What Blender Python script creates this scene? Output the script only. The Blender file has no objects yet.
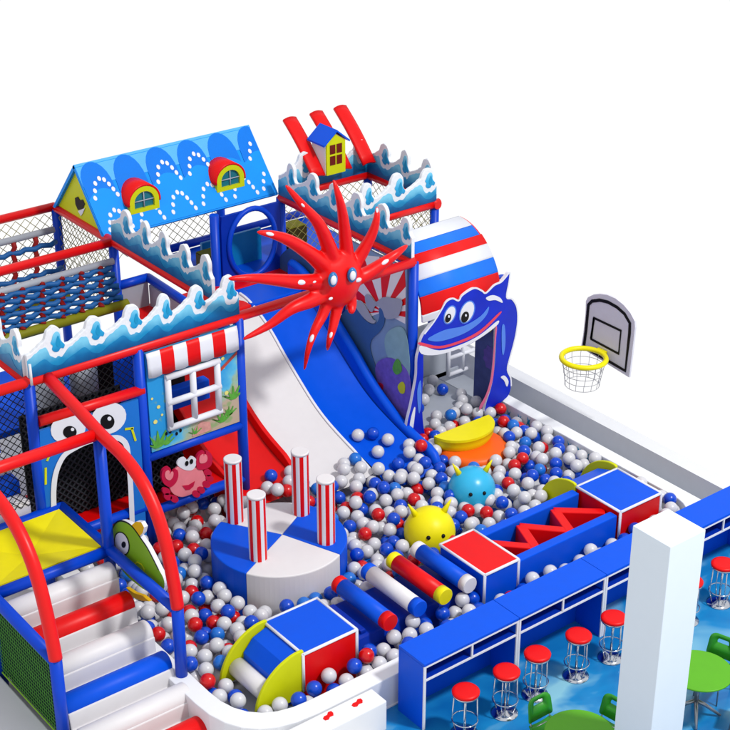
import bpy, bmesh, math, random
import numpy as np
from mathutils import Vector, Matrix
random.seed(7)
rng = np.random.RandomState(11)
SC = bpy.context.scene
COL = SC.collection

# ------------------------------------------------------------------ camera, world, light
CAM = np.array([-10.532, -12.355, 13.6]); YAW, PITCH, FPX = 0.911, 0.467, 1550.0
cam = bpy.data.objects.new('camera', bpy.data.cameras.new('camera')); COL.objects.link(cam)
cam.location = CAM; cam.rotation_euler = (math.pi/2 - PITCH, 0, YAW - math.pi/2)
cam.data.sensor_width = 36; cam.data.lens = 36*FPX/730; cam.data.clip_end = 500
SC.camera = cam
W = bpy.data.worlds.new('World'); SC.world = W; W.use_nodes = True
nt = W.node_tree; bgn = nt.nodes['Background']
tc = nt.nodes.new('ShaderNodeTexCoord'); sx = nt.nodes.new('ShaderNodeSeparateXYZ'); cr = nt.nodes.new('ShaderNodeValToRGB')
nt.links.new(tc.outputs['Generated'], sx.inputs[0]); nt.links.new(sx.outputs['Z'], cr.inputs[0]); nt.links.new(cr.outputs[0], bgn.inputs[0])
cr.color_ramp.elements[0].position = 0.0; cr.color_ramp.elements[0].color = (1.0, 1.0, 1.0, 1)     # white studio floor and walls
cr.color_ramp.elements[1].position = 0.30; cr.color_ramp.elements[1].color = (0.82, 0.83, 0.86, 1)   # dimmer ceiling
bgn.inputs[1].default_value = 1.02
kl = bpy.data.lights.new('key_lamp', 'AREA'); kl.shape = 'DISK'; kl.size = 2.6; kl.energy = 6300; kl.color = (1.0, 0.985, 0.96)
key = bpy.data.objects.new('key_lamp', kl); COL.objects.link(key)
key.location = (7.4, -12.0, 24.0)
key.rotation_euler = (Vector((2.2, 4.5, 1.0)) - key.location).to_track_quat('-Z', 'Y').to_euler()
SC.view_settings.view_transform = 'Standard'; SC.view_settings.look = 'None'; SC.view_settings.exposure = 0; SC.view_settings.gamma = 1
SC.cycles.max_bounces = 6

# ------------------------------------------------------------------ geometry of the real planes
_f = np.array([math.cos(PITCH)*math.cos(YAW), math.cos(PITCH)*math.sin(YAW), -math.sin(PITCH)])
_r = np.array([math.sin(YAW), -math.cos(YAW), 0.0]); _d = np.cross(_f, _r)
def at(u, v, x=None, y=None, z=None, pl=None):
    """world point seen at photo pixel (u,v) on a real plane: x=, y=, z= or pl=(point, normal)"""
    d = _f + _r*(u-365)/FPX + _d*(v-365)/FPX
    if pl is not None: t = (np.array(pl[0])-CAM) @ np.array(pl[1]) / (d @ np.array(pl[1]))
    elif z is not None: t = (z-CAM[2])/d[2]
    elif x is not None: t = (x-CAM[0])/d[0]
    else: t = (y-CAM[1])/d[1]
    p = CAM + d*t
    return Vector((float(p[0]), float(p[1]), float(p[2])))

# ------------------------------------------------------------------ materials
def lin(c):
    c = c/255.0
    return c/12.92 if c <= .04045 else ((c+.055)/1.055)**2.4
MATS = {}
def mat(name, rgb, rough=.35, spec=.35, var=.04, scale=6, bump=0.0, metal=0, mul=1.0, bscale=None, coat=0):
    if name in MATS: return MATS[name]
    m = bpy.data.materials.new(name); m.use_nodes = True; t = m.node_tree; b = t.nodes['Principled BSDF']
    col = [lin(x)*mul for x in rgb]
    tcn = t.nodes.new('ShaderNodeTexCoord'); nz = t.nodes.new('ShaderNodeTexNoise'); nz.inputs['Scale'].default_value = scale; nz.inputs['Detail'].default_value = 4
    t.links.new(tcn.outputs['Object'], nz.inputs['Vector'])
    mx = t.nodes.new('ShaderNodeMix'); mx.data_type = 'RGBA'
    mx.inputs[6].default_value = (*[c*(1-var*2) for c in col], 1); mx.inputs[7].default_value = (*[min(1, c*(1+var*1.2)) for c in col], 1)
    t.links.new(nz.outputs[0], mx.inputs[0]); t.links.new(mx.outputs[2], b.inputs['Base Color'])
    rr = t.nodes.new('ShaderNodeMapRange'); rr.inputs[3].default_value = max(0, rough-.07); rr.inputs[4].default_value = rough+.1
    t.links.new(nz.outputs[0], rr.inputs[0]); t.links.new(rr.outputs[0], b.inputs['Roughness'])
    b.inputs['Specular IOR Level'].default_value = spec; b.inputs['Metallic'].default_value = metal
    if coat: b.inputs['Coat Weight'].default_value = coat; b.inputs['Coat Roughness'].default_value = .15
    if bump:
        n2 = t.nodes.new('ShaderNodeTexNoise'); n2.inputs['Scale'].default_value = bscale or scale*2; n2.inputs['Detail'].default_value = 3
        t.links.new(tcn.outputs['Object'], n2.inputs['Vector'])
        bp = t.nodes.new('ShaderNodeBump'); bp.inputs['Strength'].default_value = bump; bp.inputs['Distance'].default_value = .02
        t.links.new(n2.outputs[0], bp.inputs['Height']); t.links.new(bp.outputs[0], b.inputs['Normal'])
    MATS[name] = m; return m
RED = mat('red_vinyl', (214, 6, 8), .38, .22, bump=.12, bscale=4)
RPIPE = mat('red_foam_sleeve', (216, 8, 10), .36, .3)
BLUE = mat('blue_vinyl', (0, 78, 208), .42, .15, bump=.12, bscale=4)
BPIPE = mat('blue_foam_sleeve', (0, 62, 190), .36, .22)
DBLUE = mat('deep_blue_board', (0, 44, 158), .4, .25)
RIMW = mat('bright_white_laminate', (222, 224, 228), .5, .25, var=.015)
WHITE = mat('white_vinyl', (212, 210, 212), .42, .3, var=.02, bump=.1, bscale=3)
WPAINT = mat('white_painted_wall', (212, 214, 218), .6, .2, var=.02)
TRIM = mat('white_edge_trim', (214, 216, 224), .5, .2, var=.02)
GREYW = mat('light_grey_board', (160, 166, 176), .5, .2)
YEL = mat('yellow_vinyl', (226, 214, 8), .4, .22, bump=.1, bscale=4)
YELD = mat('lime_yellow_board', (196, 202, 12), .45, .2)
GRN = mat('lime_green_board', (128, 176, 22), .45, .2)
CYAN = mat('cyan_plastic', (40, 168, 212), .3, .4)
SKYB = mat('sky_blue_board', (4, 138, 232), .5, .15)
SKYD = mat('mid_blue_print', (0, 112, 214), .5, .15)
SKYL = mat('pale_blue_print', (84, 168, 232), .5, .15)
WAVB = mat('wave_blue_print', (14, 104, 158), .5, .2)
WAVM = mat('wave_mid_blue_print', (24, 138, 186), .5, .2)
WAVL = mat('wave_light_blue_print', (96, 186, 220), .5, .2)
FOAM = mat('wave_foam_white', (218, 222, 228), .55, .2, var=.05, scale=14, bump=.25, bscale=22)
BLACK = mat('black_print', (10, 10, 12), .5, .2)
NETB = mat('black_net', (14, 15, 18), .7, .15)
OLIVE = mat('olive_net_cord', (140, 134, 78), .8, .1)
PINK = mat('pink_print', (226, 128, 138), .5, .2, var=.08)
MAG = mat('magenta_print', (186, 20, 62), .45, .25)
DRED = mat('dark_red_print', (120, 8, 24), .5, .2)
CHROME = mat('chrome_metal', (205, 208, 214), .12, .5, metal=1, var=.01)
STEEL = mat('grey_steel_tube', (150, 152, 156), .3, .5, metal=.8)
ORANGE = mat('orange_plastic', (232, 96, 20), .4, .25)
GTAB = mat('green_laminate', (84, 160, 26), .4, .25)
GCH = mat('green_plastic_shell', (44, 138, 32), .3, .35)
BALLW = mat('white_ball_plastic', (198, 198, 203), .28, .45, var=.03, scale=2)
BALLB = mat('blue_ball_plastic', (0, 66, 188), .25, .45, var=.03, scale=2)
BALLC = mat('azure_ball_plastic', (22, 104, 196), .25, .45, var=.03, scale=2)
BALLR = mat('red_ball_plastic', (196, 8, 12), .25, .45, var=.03, scale=2)
TEAL = mat('teal_pane', (30, 110, 125), .15, .5)
BROWN = mat('dark_olive_brown_foam', (62, 52, 18), .6, .15)
PURP = mat('purple_coral_print', (112, 92, 186), .5, .2, var=.2, scale=12)
TAN = mat('sandy_print', (186, 168, 142), .55, .15, var=.15, scale=9)
WHALE = mat('slate_blue_print', (56, 96, 150), .45, .25, var=.06)
GREYP = mat('pillar_grey_white_paint', (214, 224, 232), .7, .15, var=.01)

def floor_mat():
    m = bpy.data.materials.new('blue_wave_vinyl_floor'); m.use_nodes = True; t = m.node_tree; b = t.nodes['Principled BSDF']
    tcn = t.nodes.new('ShaderNodeTexCoord'); mp = t.nodes.new('ShaderNodeMapping'); mp.inputs['Scale'].default_value = (.8, 1.3, 1); mp.inputs['Rotation'].default_value = (0, 0, .35)
    nz = t.nodes.new('ShaderNodeTexNoise'); nz.inputs['Scale'].default_value = .9; nz.inputs['Detail'].default_value = 3; nz.inputs['Distortion'].default_value = .6
    r = t.nodes.new('ShaderNodeValToRGB'); e = r.color_ramp.elements
    e[0].position = .34; e[0].color = (lin(10), lin(98), lin(164), 1); e[1].position = .70; e[1].color = (lin(130), lin(186), lin(205), 1)
    k = e.new(.52); k.color = (lin(24), lin(124), lin(184), 1)
    t.links.new(tcn.outputs['Object'], mp.inputs[0]); t.links.new(mp.outputs[0], nz.inputs['Vector']); t.links.new(nz.outputs[0], r.inputs[0]); t.links.new(r.outputs[0], b.inputs['Base Color'])
    b.inputs['Roughness'].default_value = .25; b.inputs['Specular IOR Level'].default_value = .4
    return m
def sea_mat():
    # printed sea bed: blue water over sandy ground, soft patches of weed and coral
    m = bpy.data.materials.new('sea_bed_print'); m.use_nodes = True; t = m.node_tree; b = t.nodes['Principled BSDF']
    tcn = t.nodes.new('ShaderNodeTexCoord'); sp = t.nodes.new('ShaderNodeSeparateXYZ'); t.links.new(tcn.outputs['Object'], sp.inputs[0])
    nz = t.nodes.new('ShaderNodeTexNoise'); nz.inputs['Scale'].default_value = 2.2; nz.inputs['Detail'].default_value = 4; t.links.new(tcn.outputs['Object'], nz.inputs['Vector'])
    def M(op, a, bb):
        n = t.nodes.new('ShaderNodeMath'); n.operation = op
        for i, q in enumerate((a, bb)):
            if isinstance(q, (int, float)): n.inputs[i].default_value = q
            else: t.links.new(q, n.inputs[i])
        return n.outputs[0]
    # sand weight grows downward and to the right
    h = M('SUBTRACT', M('ADD', M('MULTIPLY', sp.outputs['X'], .75), .58), sp.outputs['Z'])
    h = M('ADD', h, M('MULTIPLY', M('SUBTRACT', nz.outputs[0], .5), 1.4))
    r = t.nodes.new('ShaderNodeValToRGB'); e = r.color_ramp.elements
    e[0].position = .0; e[0].color = (lin(36), lin(142), lin(206), 1); e[1].position = .55; e[1].color = (lin(178), lin(160), lin(140), 1)
    k = e.new(.25); k.color = (lin(90), lin(178), lin(214), 1); k = e.new(.38); k.color = (lin(150), lin(176), lin(150), 1)
    t.links.new(h, r.inputs[0])
    n2 = t.nodes.new('ShaderNodeTexNoise'); n2.inputs['Scale'].default_value = 4.5; n2.inputs['Detail'].default_value = 2; t.links.new(tcn.outputs['Object'], n2.inputs['Vector'])
    r2 = t.nodes.new('ShaderNodeValToRGB'); r2.color_ramp.elements[0].position = .56; r2.color_ramp.elements[1].position = .64
    r2.color_ramp.elements[0].color = (0, 0, 0, 1); r2.color_ramp.elements[1].color = (1, 1, 1, 1); t.links.new(n2.outputs[0], r2.inputs[0])
    mx = t.nodes.new('ShaderNodeMix'); mx.data_type = 'RGBA'; mx.inputs[7].default_value = (lin(120), lin(160), lin(96), 1)
    t.links.new(M('MULTIPLY', r2.outputs[0], .7), mx.inputs[0]); t.links.new(r.outputs[0], mx.inputs[6]); t.links.new(mx.outputs[2], b.inputs['Base Color'])
    b.inputs['Roughness'].default_value = .45; b.inputs['Specular IOR Level'].default_value = .25
    return m
FLOORM = floor_mat(); SEA = sea_mat()

# ------------------------------------------------------------------ mesh builder
BASE = {}
def crv2(pts, k=4, closed=False):
    # Catmull-Rom through 2D points
    n = len(pts); out = []
    g = (lambda i: pts[i % n]) if closed else (lambda i: pts[min(max(i, 0), n-1)])
    for i in range(n if closed else n-1):
        p0, p1, p2, p3 = g(i-1), g(i), g(i+1), g(i+2)
        for j in range(k):
            t = j/k
            out.append(tuple(.5*(2*b+(c-a)*t+(2*a-5*b+4*c-d)*t*t+(3*b-a-3*c+d)*t**3) for a, b, c, d in zip(p0, p1, p2, p3)))
    if not closed: out.append(pts[-1])
    return out
class MB:
    def __init__(s): s.v = []; s.f = []; s.m = []; s.mats = []; s.sm = []
    def mi(s, m):
        if m not in s.mats: s.mats.append(m)
        return s.mats.index(m)
    def add(s, vs, fs, m, smooth=False):
        o = len(s.v); s.v += [tuple(p) for p in vs]; k = s.mi(m)
        for f in fs: s.f.append([i+o for i in f]); s.m.append(k); s.sm.append(smooth)
        return s
    def box(s, a, b, m):
        x0, y0, z0 = a; x1, y1, z1 = b
        vs = [(x0,y0,z0),(x1,y0,z0),(x1,y1,z0),(x0,y1,z0),(x0,y0,z1),(x1,y0,z1),(x1,y1,z1),(x0,y1,z1)]
        return s.add(vs, [(0,3,2,1),(4,5,6,7),(0,1,5,4),(1,2,6,5),(2,3,7,6),(3,0,4,7)], m)
    def tube(s, pts, r, m, n=14, caps=True, closed=False, smooth=True, flat=1.0):
        pts = [Vector(p) for p in pts]; k = len(pts)
        rs = r if isinstance(r, (list, tuple)) else [r]*k
        vs = []; fs = []; up = None
        for i, p in enumerate(pts):
            if closed: d = pts[(i+1) % k]-pts[i-1]
            else: d = pts[min(i+1, k-1)]-pts[max(i-1, 0)]
            d.normalize()
            if up is None:
                up = Vector((0, 0, 1)) if abs(d.z) < .9 else Vector((0, 1, 0))
            a = up - d*up.dot(d); a.normalize(); b = d.cross(a); up = a
            for j in range(n):
                t = 2*math.pi*j/n; vs.append(p + a*math.cos(t)*rs[i] + b*math.sin(t)*rs[i]*flat)
        for i in range(k if closed else k-1):
            i2 = (i+1) % k
            for j in range(n): fs.append((i*n+j, i*n+(j+1) % n, i2*n+(j+1) % n, i2*n+j))
        s.add(vs, fs, m, smooth)
        if caps and not closed:
            s.add(vs[:n], [tuple(range(n))[::-1]], m); s.add(vs[-n:], [tuple(range(n))], m)
        return s
    def prism(s, pts, off, m, mside=None):
        """flat outline pts (3D), extruded by off"""
        pts = [Vector(p) for p in pts]; off = Vector(off); n = len(pts)
        vs = pts + [p+off for p in pts]
        nor = Vector((0, 0, 0))
        for i in range(n): nor += pts[i].cross(pts[(i+1) % n])
        if nor.dot(off) > 0: A = tuple(range(n))[::-1]; B = tuple(range(n, 2*n)); side = [(i, (i+1) % n, n+(i+1) % n, n+i) for i in range(n)]
        else: A = tuple(range(n)); B = tuple(range(n, 2*n))[::-1]; side = [(i, n+i, n+(i+1) % n, (i+1) % n) for i in range(n)]
        s.add(vs, [A, B], m); s.add(vs, side, mside or m); return s
    def ball(s, c, r, m, nu=16, nv=10, sc=(1, 1, 1), rot=None, v0=0.0, v1=1.0):
        vs = []; fs = []
        for i in range(nv+1):
            th = math.pi*(v0+(v1-v0)*i/nv)
            for j in range(nu):
                ph = 2*math.pi*j/nu; p = Vector((math.sin(th)*math.cos(ph)*sc[0], math.sin(th)*math.sin(ph)*sc[1], math.cos(th)*sc[2]))*r
                if rot is not None: p = rot @ p
                vs.append(p + Vector(c))
        for i in range(nv):
            for j in range(nu): fs.append((i*nu+j, (i+1)*nu+j, (i+1)*nu+(j+1) % nu, i*nu+(j+1) % nu))
        return s.add(vs, fs, m, True)
    def sheet(s, rows, m, smooth=True, thick=0):
        """grid of points rows[i][j]"""
        n = len(rows[0]); vs = [p for r in rows for p in r]; fs = []
        for i in range(len(rows)-1):
            for j in range(n-1): fs.append((i*n+j, i*n+j+1, (i+1)*n+j+1, (i+1)*n+j))
        return s.add(vs, fs, m, smooth)
    def build(s, name, parent=None, bevel=0, loc=None, solid=0, weld=True):
        me = bpy.data.meshes.new(name); me.from_pydata(s.v, [], s.f)
        for m in s.mats: me.materials.append(m)
        for p, k, sm in zip(me.polygons, s.m, s.sm): p.material_index = k; p.use_smooth = sm
        if weld:
            bm = bmesh.new(); bm.from_mesh(me); bmesh.ops.remove_doubles(bm, verts=bm.verts, dist=1e-5); bmesh.ops.recalc_face_normals(bm, faces=bm.faces); bm.to_mesh(me); bm.free()
        me.update(); o = bpy.data.objects.new(name, me); COL.objects.link(o)
        if parent is not None:
            o.parent = parent; PL = BASE.get(parent.name, Vector((0, 0, 0))); BASE[o.name] = PL
            if tuple(PL) != (0, 0, 0): me.transform(Matrix.Translation(-PL))
        elif loc is not None:
            me.transform(Matrix.Translation(-Vector(loc))); o.location = loc
        if bevel:
            b = o.modifiers.new('bevel', 'BEVEL'); b.width = bevel; b.segments = 2; b.limit_method = 'ANGLE'; b.angle_limit = math.radians(40); b.use_clamp_overlap = True
        if solid:
            b = o.modifiers.new('solid', 'SOLIDIFY'); b.thickness = solid
        return o
def tag(o, label=None, cat=None, group=None, kind=None):
    if label: o['label'] = label
    if cat: o['category'] = cat
    if group: o['group'] = group
    if kind: o['kind'] = kind
    return o
def thing(name, label, cat, loc=(0, 0, 0), group=None):
    o = bpy.data.objects.new(name, None); COL.objects.link(o); o.location = loc; BASE[o.name] = Vector(loc); o.empty_display_size = .1
    return tag(o, label, cat, group)
def copy_tree(o, parent=None):
    c = o.copy(); COL.objects.link(c)
    if parent is not None: c.parent = parent
    for ch in [q for q in bpy.data.objects if q.parent == o]: copy_tree(ch, c)
    return c
def arcpts(cx, cy, r, a0, a1, n): return [(cx+r*math.cos(math.radians(a0+(a1-a0)*i/n)), cy+r*math.sin(math.radians(a0+(a1-a0)*i/n))) for i in range(n+1)]
def ell(c, ru, rv, y=None, x=None, pl=None, n=20, rot=0):
    out = []
    for i in range(n):
        t = 2*math.pi*i/n; a = ru*math.cos(t); b = rv*math.sin(t)
        out.append(at(c[0]+a*math.cos(rot)-b*math.sin(rot), c[1]+a*math.sin(rot)+b*math.cos(rot), y=y, x=x, pl=pl))
    return out
def net(mb, o, du, dv, nu, nv, r, m, diag=True):
    """wire mesh on rectangle o + du + dv, nu x nv cells"""
    o, du, dv = Vector(o), Vector(du), Vector(dv)
    def seg(a, b):
        pa = o+du*a[0]+dv*a[1]; pb = o+du*b[0]+dv*b[1]; mb.tube([pa, pb], r, m, n=4, caps=False, smooth=False)
    if diag:
        for i in range(-nv, nu):
            for sgn in (0, 1):
                a0 = max(i, 0); a1 = min(i+nv, nu)
                if a1 <= a0: continue
                p = (a0/nu, (a0-i)/nv); q = (a1/nu, (a1-i)/nv)
                if sgn: p = (p[0], 1-p[1]); q = (q[0], 1-q[1])
                seg(p, q)
    else:
        for i in range(nu+1): seg((i/nu, 0), (i/nu, 1))
        for i in range(nv+1): seg((0, i/nv), (1, i/nv))

# ------------------------------------------------------------------ setting: floors
fl = MB(); fl.box((-.55, -7.0, -.05), (9.0, .84, 0), FLOORM); tag(fl.build('floor', weld=False), kind='structure')
pf = MB(); pf.box((-2.5, .6, -.1), (7.1, 12.0, .02), WPAINT); tag(pf.build('pit_floor'), kind='structure')
sf = MB(); sf.box((-7.5, -2.0, -.1), (-2.55, 12.0, .02), WPAINT); tag(sf.build('entrance_floor'), kind='structure')
lf = MB(); lf.box((-7.5, -2.0, -.1), (-4.06, 6.2, .30), WPAINT)
tag(lf.build('platform', bevel=.02), kind='structure')

# pit wall: one rounded ring wall with its own rim
def rounded(pts, r, n=7):
    out = []
    k = len(pts)
    for i, p in enumerate(pts):
        p = Vector(p); a = Vector(pts[i-1]); b = Vector(pts[(i+1) % k]); rr = r[i]
        if rr == 0: out.append(p); continue
        da = (a-p).normalized(); db = (b-p).normalized(); s = p+da*rr; e = p+db*rr
        for j in range(n+1):
            t = j/n; out.append(s*(1-t)**2 + p*2*t*(1-t) + e*t*t)
    return out
inner = rounded([(-2.12, 5.9), (-2.12, .90), (6.46, .90), (6.46, 6.0)], [0, .95, .6, 0])
outer = rounded([(-2.40, 5.9), (-2.40, .62), (6.72, .62), (6.72, 6.0)], [0, 1.15, .2, 0])
wl = thing('ball_pit_wall', 'low white wall with rounded corners around the ball pit', 'wall')
mb = MB()
def ringwall(mb, inn, out, z0, z1, m):
    n = len(inn)
    for i in range(n-1):
        a, b, c, d = inn[i], inn[i+1], out[i+1], out[i]
        mb.add([(a.x, a.y, z1), (b.x, b.y, z1), (c.x, c.y, z1), (d.x, d.y, z1), (a.x, a.y, z0), (b.x, b.y, z0), (c.x, c.y, z0), (d.x, d.y, z0)],
               [(0, 3, 2, 1), (0, 1, 5, 4), (3, 7, 6, 2)] + ([(0, 4, 7, 3)] if i == 0 else []) + ([(1, 2, 6, 5)] if i == n-2 else []), m)
# equal point counts by resampling
def resamp(pts, n):
    L = [0]
    for a, b in zip(pts, pts[1:]): L.append(L[-1]+(b-a).length)
    out = []
    for i in range(n):
        t = L[-1]*i/(n-1); k = max(j for j in range(len(L)) if L[j] <= t+1e-9); k = min(k, len(pts)-2)
        out.append(pts[k].lerp(pts[k+1], (t-L[k])/max(1e-9, L[k+1]-L[k])))
    return out
def match(inn, out):
    return inn, out
assert len(inner) == len(outer)
ringwall(mb, inner, outer, 0.0, .50, RIMW); mb.build('rim', wl, bevel=.015)
# little printed marks on the inner face at right: pale blue splash decals
mb = MB()
for i in range(13):
    yy = 2.9+i*.24+random.uniform(-.05, .05); zz = .30+random.uniform(0, .08)
    mb.prism([(6.458, yy+a*.05, zz+b*.09) for a, b in ((-1, -1), (.2, -.5), (1, -1), (.5, .2), (.8, 1), (-.1, .4), (-.9, .9), (-.5, 0))], (-.004, 0, 0), WAVM)
mb.build('splash_decal', wl)
st = thing('entry_step', 'white entry step with two red footprints outside the pit corner', 'step')
mb = MB(); mb.box((-1.78, .27, 0), (-.37, .60, .488), RIMW); mb.build('block', st, bevel=.02)
for (u, v, a) in ((328, 716, .3), (357, 703, .2)):
    p = at(u, v, z=.489); mb = MB()
    ca, sa = math.cos(a), math.sin(a)
    foot = [(-.09, -.02), (-.05, -.045), (.0, -.03), (.05, -.05), (.09, -.02), (.1, .02), (.06, .04), (.01, .02), (-.04, .035), (-.085, .02)]
    mb.prism([(p.x+(x*ca-y*sa)*1.0, min(.59, p.y+(x*sa+y*ca)*1.1), .4885) for x, y in foot], (0, 0, .004), RED); mb.build('footprint', st)
# outer side wall with white top
mb = MB(); mb.box((7.2, -1.6, 0), (7.5, 7.9, .53), WPAINT); mb.build('face', None)
ow = bpy.data.objects['face']; ow.name = 'side_wall'; tag(ow, 'long low wall with grey face running behind the right side of the ball pit', 'wall')
mb = MB(); mb.box((6.72, .62, -.1), (7.2, 7.9, .05), GREYW); tag(mb.build('gutter_floor'), kind='structure')

# ------------------------------------------------------------------ play frame
H = 3.68; FY = 5.65
PR = .083
fr = thing('play_frame', 'multi bay climbing frame of blue posts and red top pipes', 'climbing frame')
def post(x, y, z0, z1, m=BPIPE, r=PR): MB().tube([(x, y, z0), (x, y, z1)], r, m, n=18).build('post', fr)
def rail(pts, m=RPIPE, r=.078, name='rail', par=None):
    MB().tube(pts, r, m, n=16).build(name, par or fr)
for x, y, z0, z1 in ((-2.5, FY, 0, H), (-.75, FY, 0, H), (1.0, FY, 0, H), (4.45, FY, 0, H), (1.0, 9.45, 0, H), (3.02, 9.45, 0, H), (4.45, 9.45, 0, H), (1.0, 11.5, 0, H),
                     (4.45, 11.5, 1.5, H), (6.45, 7.5, 0, H), (6.45, 9.45, 0, H), (4.45, 7.5, 0, H), (6.45, FY, 0, 2.9), (-2.5, 9.45, 0, H), (-2.5, 11.5, 0, H)):
    post(x, y, z0, z1)
for p, q in (((-5.5, FY, H), (4.45, FY, H)), ((-2.5, FY, H), (-2.5, 11.5, H)), ((1, FY, H), (1, 11.55, H)), ((-5.5, 9.45, H), (1.0, 9.45, H)), ((-5.5, 11.55, H), (1, 11.55, H)),
             ((4.45, FY, H), (4.45, 9.45, H)), ((4.45, 7.5, H), (6.55, 7.5, H)), ((4.45, 9.45, H), (6.45, 9.45, H)), ((6.45, 7.4, H), (6.45, 9.45, H)), ((1, 11.55, H-.05), (4.45, 11.55, H-.05))):
    rail([p, q])
for p, q in (((-.75, FY, 1.83), (1, FY, 1.83)), ((-.75, FY, .86), (1, FY, .86)), ((1, 9.45, 2.86), (1.62, 9.45, 2.86)), ((1.62, 9.45, 2.86), (1.62, 6.9, 2.80)), ((2.9, 11.5, 2.3), (4.45, 11.5, 2.3)),
             ((4.45, 11.5, 2.3), (6.45, 11.5, 2.3)), ((6.45, 7.5, 2.3), (6.45, 9.45, 2.3)), ((-2.5, FY, 1.0), (-.75, FY, 1.0))):
    rail([p, q], BPIPE)
rail([(-2.42, FY-.02, 3.03), (-.72, FY-.02, 3.0)], RPIPE)
# nets
def netpart(o, du, dv, nu, nv, r=.006, m=OLIVE, diag=True, name='net'):
    mb = MB(); net(mb, o, du, dv, nu, nv, r, m, diag); mb.build(name, fr, weld=False)
netpart((1.08, 11.5, 2.38), (3.3, 0, 0), (0, 0, 1.25), 18, 7, .006)
netpart((1.0, 9.5, 2.3), (0, 2, 0), (0, 0, 1.3), 11, 7, .006)
netpart((6.45, 7.58, 2.4), (0, 1.8, 0), (0, 0, 1.2), 10, 7, .006)
netpart((4.53, 9.45, 2.4), (1.85, 0, 0), (0, 0, 1.2), 10, 7, .006)
netpart((4.53, 7.5, 2.9), (1.85, 0, 0), (0, 0, .72), 11, 4, .006)
netpart((-5.4, 11.5, 2.3), (6.35, 0, 0), (0, 0, 1.3), 34, 7, .006)
netpart((-2.42, 5.7, 2.95), (1.6, 0, 0), (0, 0, .68), 14, 6, .006, NETB)
netpart((-5.4, 5.7, 1.7), (2.85, 0, 0), (0, 0, 1.9), 24, 16, .007, NETB)
# decks and low screens inside the frame
mb = MB(); mb.box((-2.42, 5.75, .78), (1.0, 7.3, .86), RED); mb.build('lower_deck', fr, bevel=.02)
mb = MB(); mb.box((1.12, 8.35, 2.05), (3.02, 9.50, 2.345), RED); mb.box((3.03, 9.08, 2.05), (4.34, 9.50, 2.345), RED); mb.build('slide_deck', fr, bevel=.02)
mb = MB(); mb.box((3.03, 8.35, 2.05), (4.34, 9.07, 2.340), BLUE); mb.build('slide_deck', fr, bevel=.02)
mb = MB(); mb.box((2.95, 9.5, 2.1), (6.4, 11.45, 2.22), BLUE); mb.build('upper_deck', fr)
mb = MB(); mb.box((1.08, 9.42, 2.3), (1.6, 9.47, 2.80), GREYW); mb.box((1.60, 6.9, 2.25), (1.65, 9.40, 2.74), GREYW); mb.build('screen', fr)
mb = MB(); mb.box((-.68, 7.25, .86), (.95, 7.35, 3.2), NETB); mb.build('back_screen', fr)
mb = MB(); mb.box((-2.4, 7.4, 1.9), (.9, 9.3, 2.0), BLUE); mb.build('inner_deck', fr)
mb = MB()
net(mb, (-2.38, 6.28, .88), (1.62, 0, 0), (0, 0, 1.95), 14, 16, .016, mat('black_net_cord', (40, 42, 48), .6, .2))
mb.box((-2.40, 6.3, .86), (-.74, 6.34, 2.8), NETB); mb.build('crawl_net_dark_fill', fr, weld=False)  # black sheet behind the cords stands in for the dark interior
mb = MB(); net(mb, (-.66, 6.05, .9), (.8, 0, 0), (0, 0, .85), 7, 7, .016, MATS['black_net_cord']); mb.box((-.67, 6.08, .87), (.15, 6.12, 1.8), NETB); mb.build('crawl_net_dark_fill', fr, weld=False)  # net cords, with a black sheet for the darkness behind the crab
# grey punch bags and the blue tube seen behind the facade rail
for x in (-1.55, -.98):
    MB().tube([(x, 7.0, 2.2), (x, 7.0, 3.2)], .22, GREYW, n=20).build('padded_roll', fr)

# woven climbing screens in the left back bays
LATB = mat('navy_blue_strap', (26, 88, 150), .5, .2); LATR = mat('maroon_strap', (140, 22, 20), .5, .2)
def lattice(name, x0, x1, ya, za, yb, zb, label, n=9, sp_=.36):
    t = thing(name, label, 'climbing net', (x0, ya, zb))
    MB().tube([(x0, ya, za), (x1, ya, za)], .06, GREYW, n=12).build('top_bar', t)
    mb = MB(); mb2 = MB()
    for i in range(1, n):
        k = i/n; y = ya+(yb-ya)*k; z = za+(zb-za)*k
        pts = []
        for j in range(int((x1-x0)/.15)+1):
            x = x0+j*.15; pts.append((x, y+.045*(-1)**(j+i), z))
        mb.tube(pts, .05, LATB, n=8)
    m = int((x1-x0)/sp_)
    for j in range(m):
        x = x0+.2+j*sp_
        pts = []
        for i in range(0, 2*n+1):
            k = i/(2*n); pts.append((x-.25*k, ya+(yb-ya)*k+.05*(-1)**i, za+(zb-za)*k))
        mb2.tube(pts, .05, LATR, n=6)
    mb.build('cross_strap', t); mb2.build('hanging_strap', t)
    MB().tube([(x0, yb, zb-.04), (x1, yb, zb-.04)], .085, MATS['olive_top_foam'] if 'olive_top_foam' in MATS else mat('olive_bar', (124, 124, 20), .5, .2), n=12).build('bottom_bar', t)
    return t
lattice('climbing_screen', -3.5, .92, 9.35, 3.38, 8.95, 2.78, 'woven blue and dark red strap climbing screen, the lower one nearer the front', 7, .36)
lattice('climbing_screen', -3.5, .85, 11.35, 3.34, 11.0, 2.2, 'woven strap climbing screen under the rearmost red pipe at far left', 5, .42)

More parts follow.
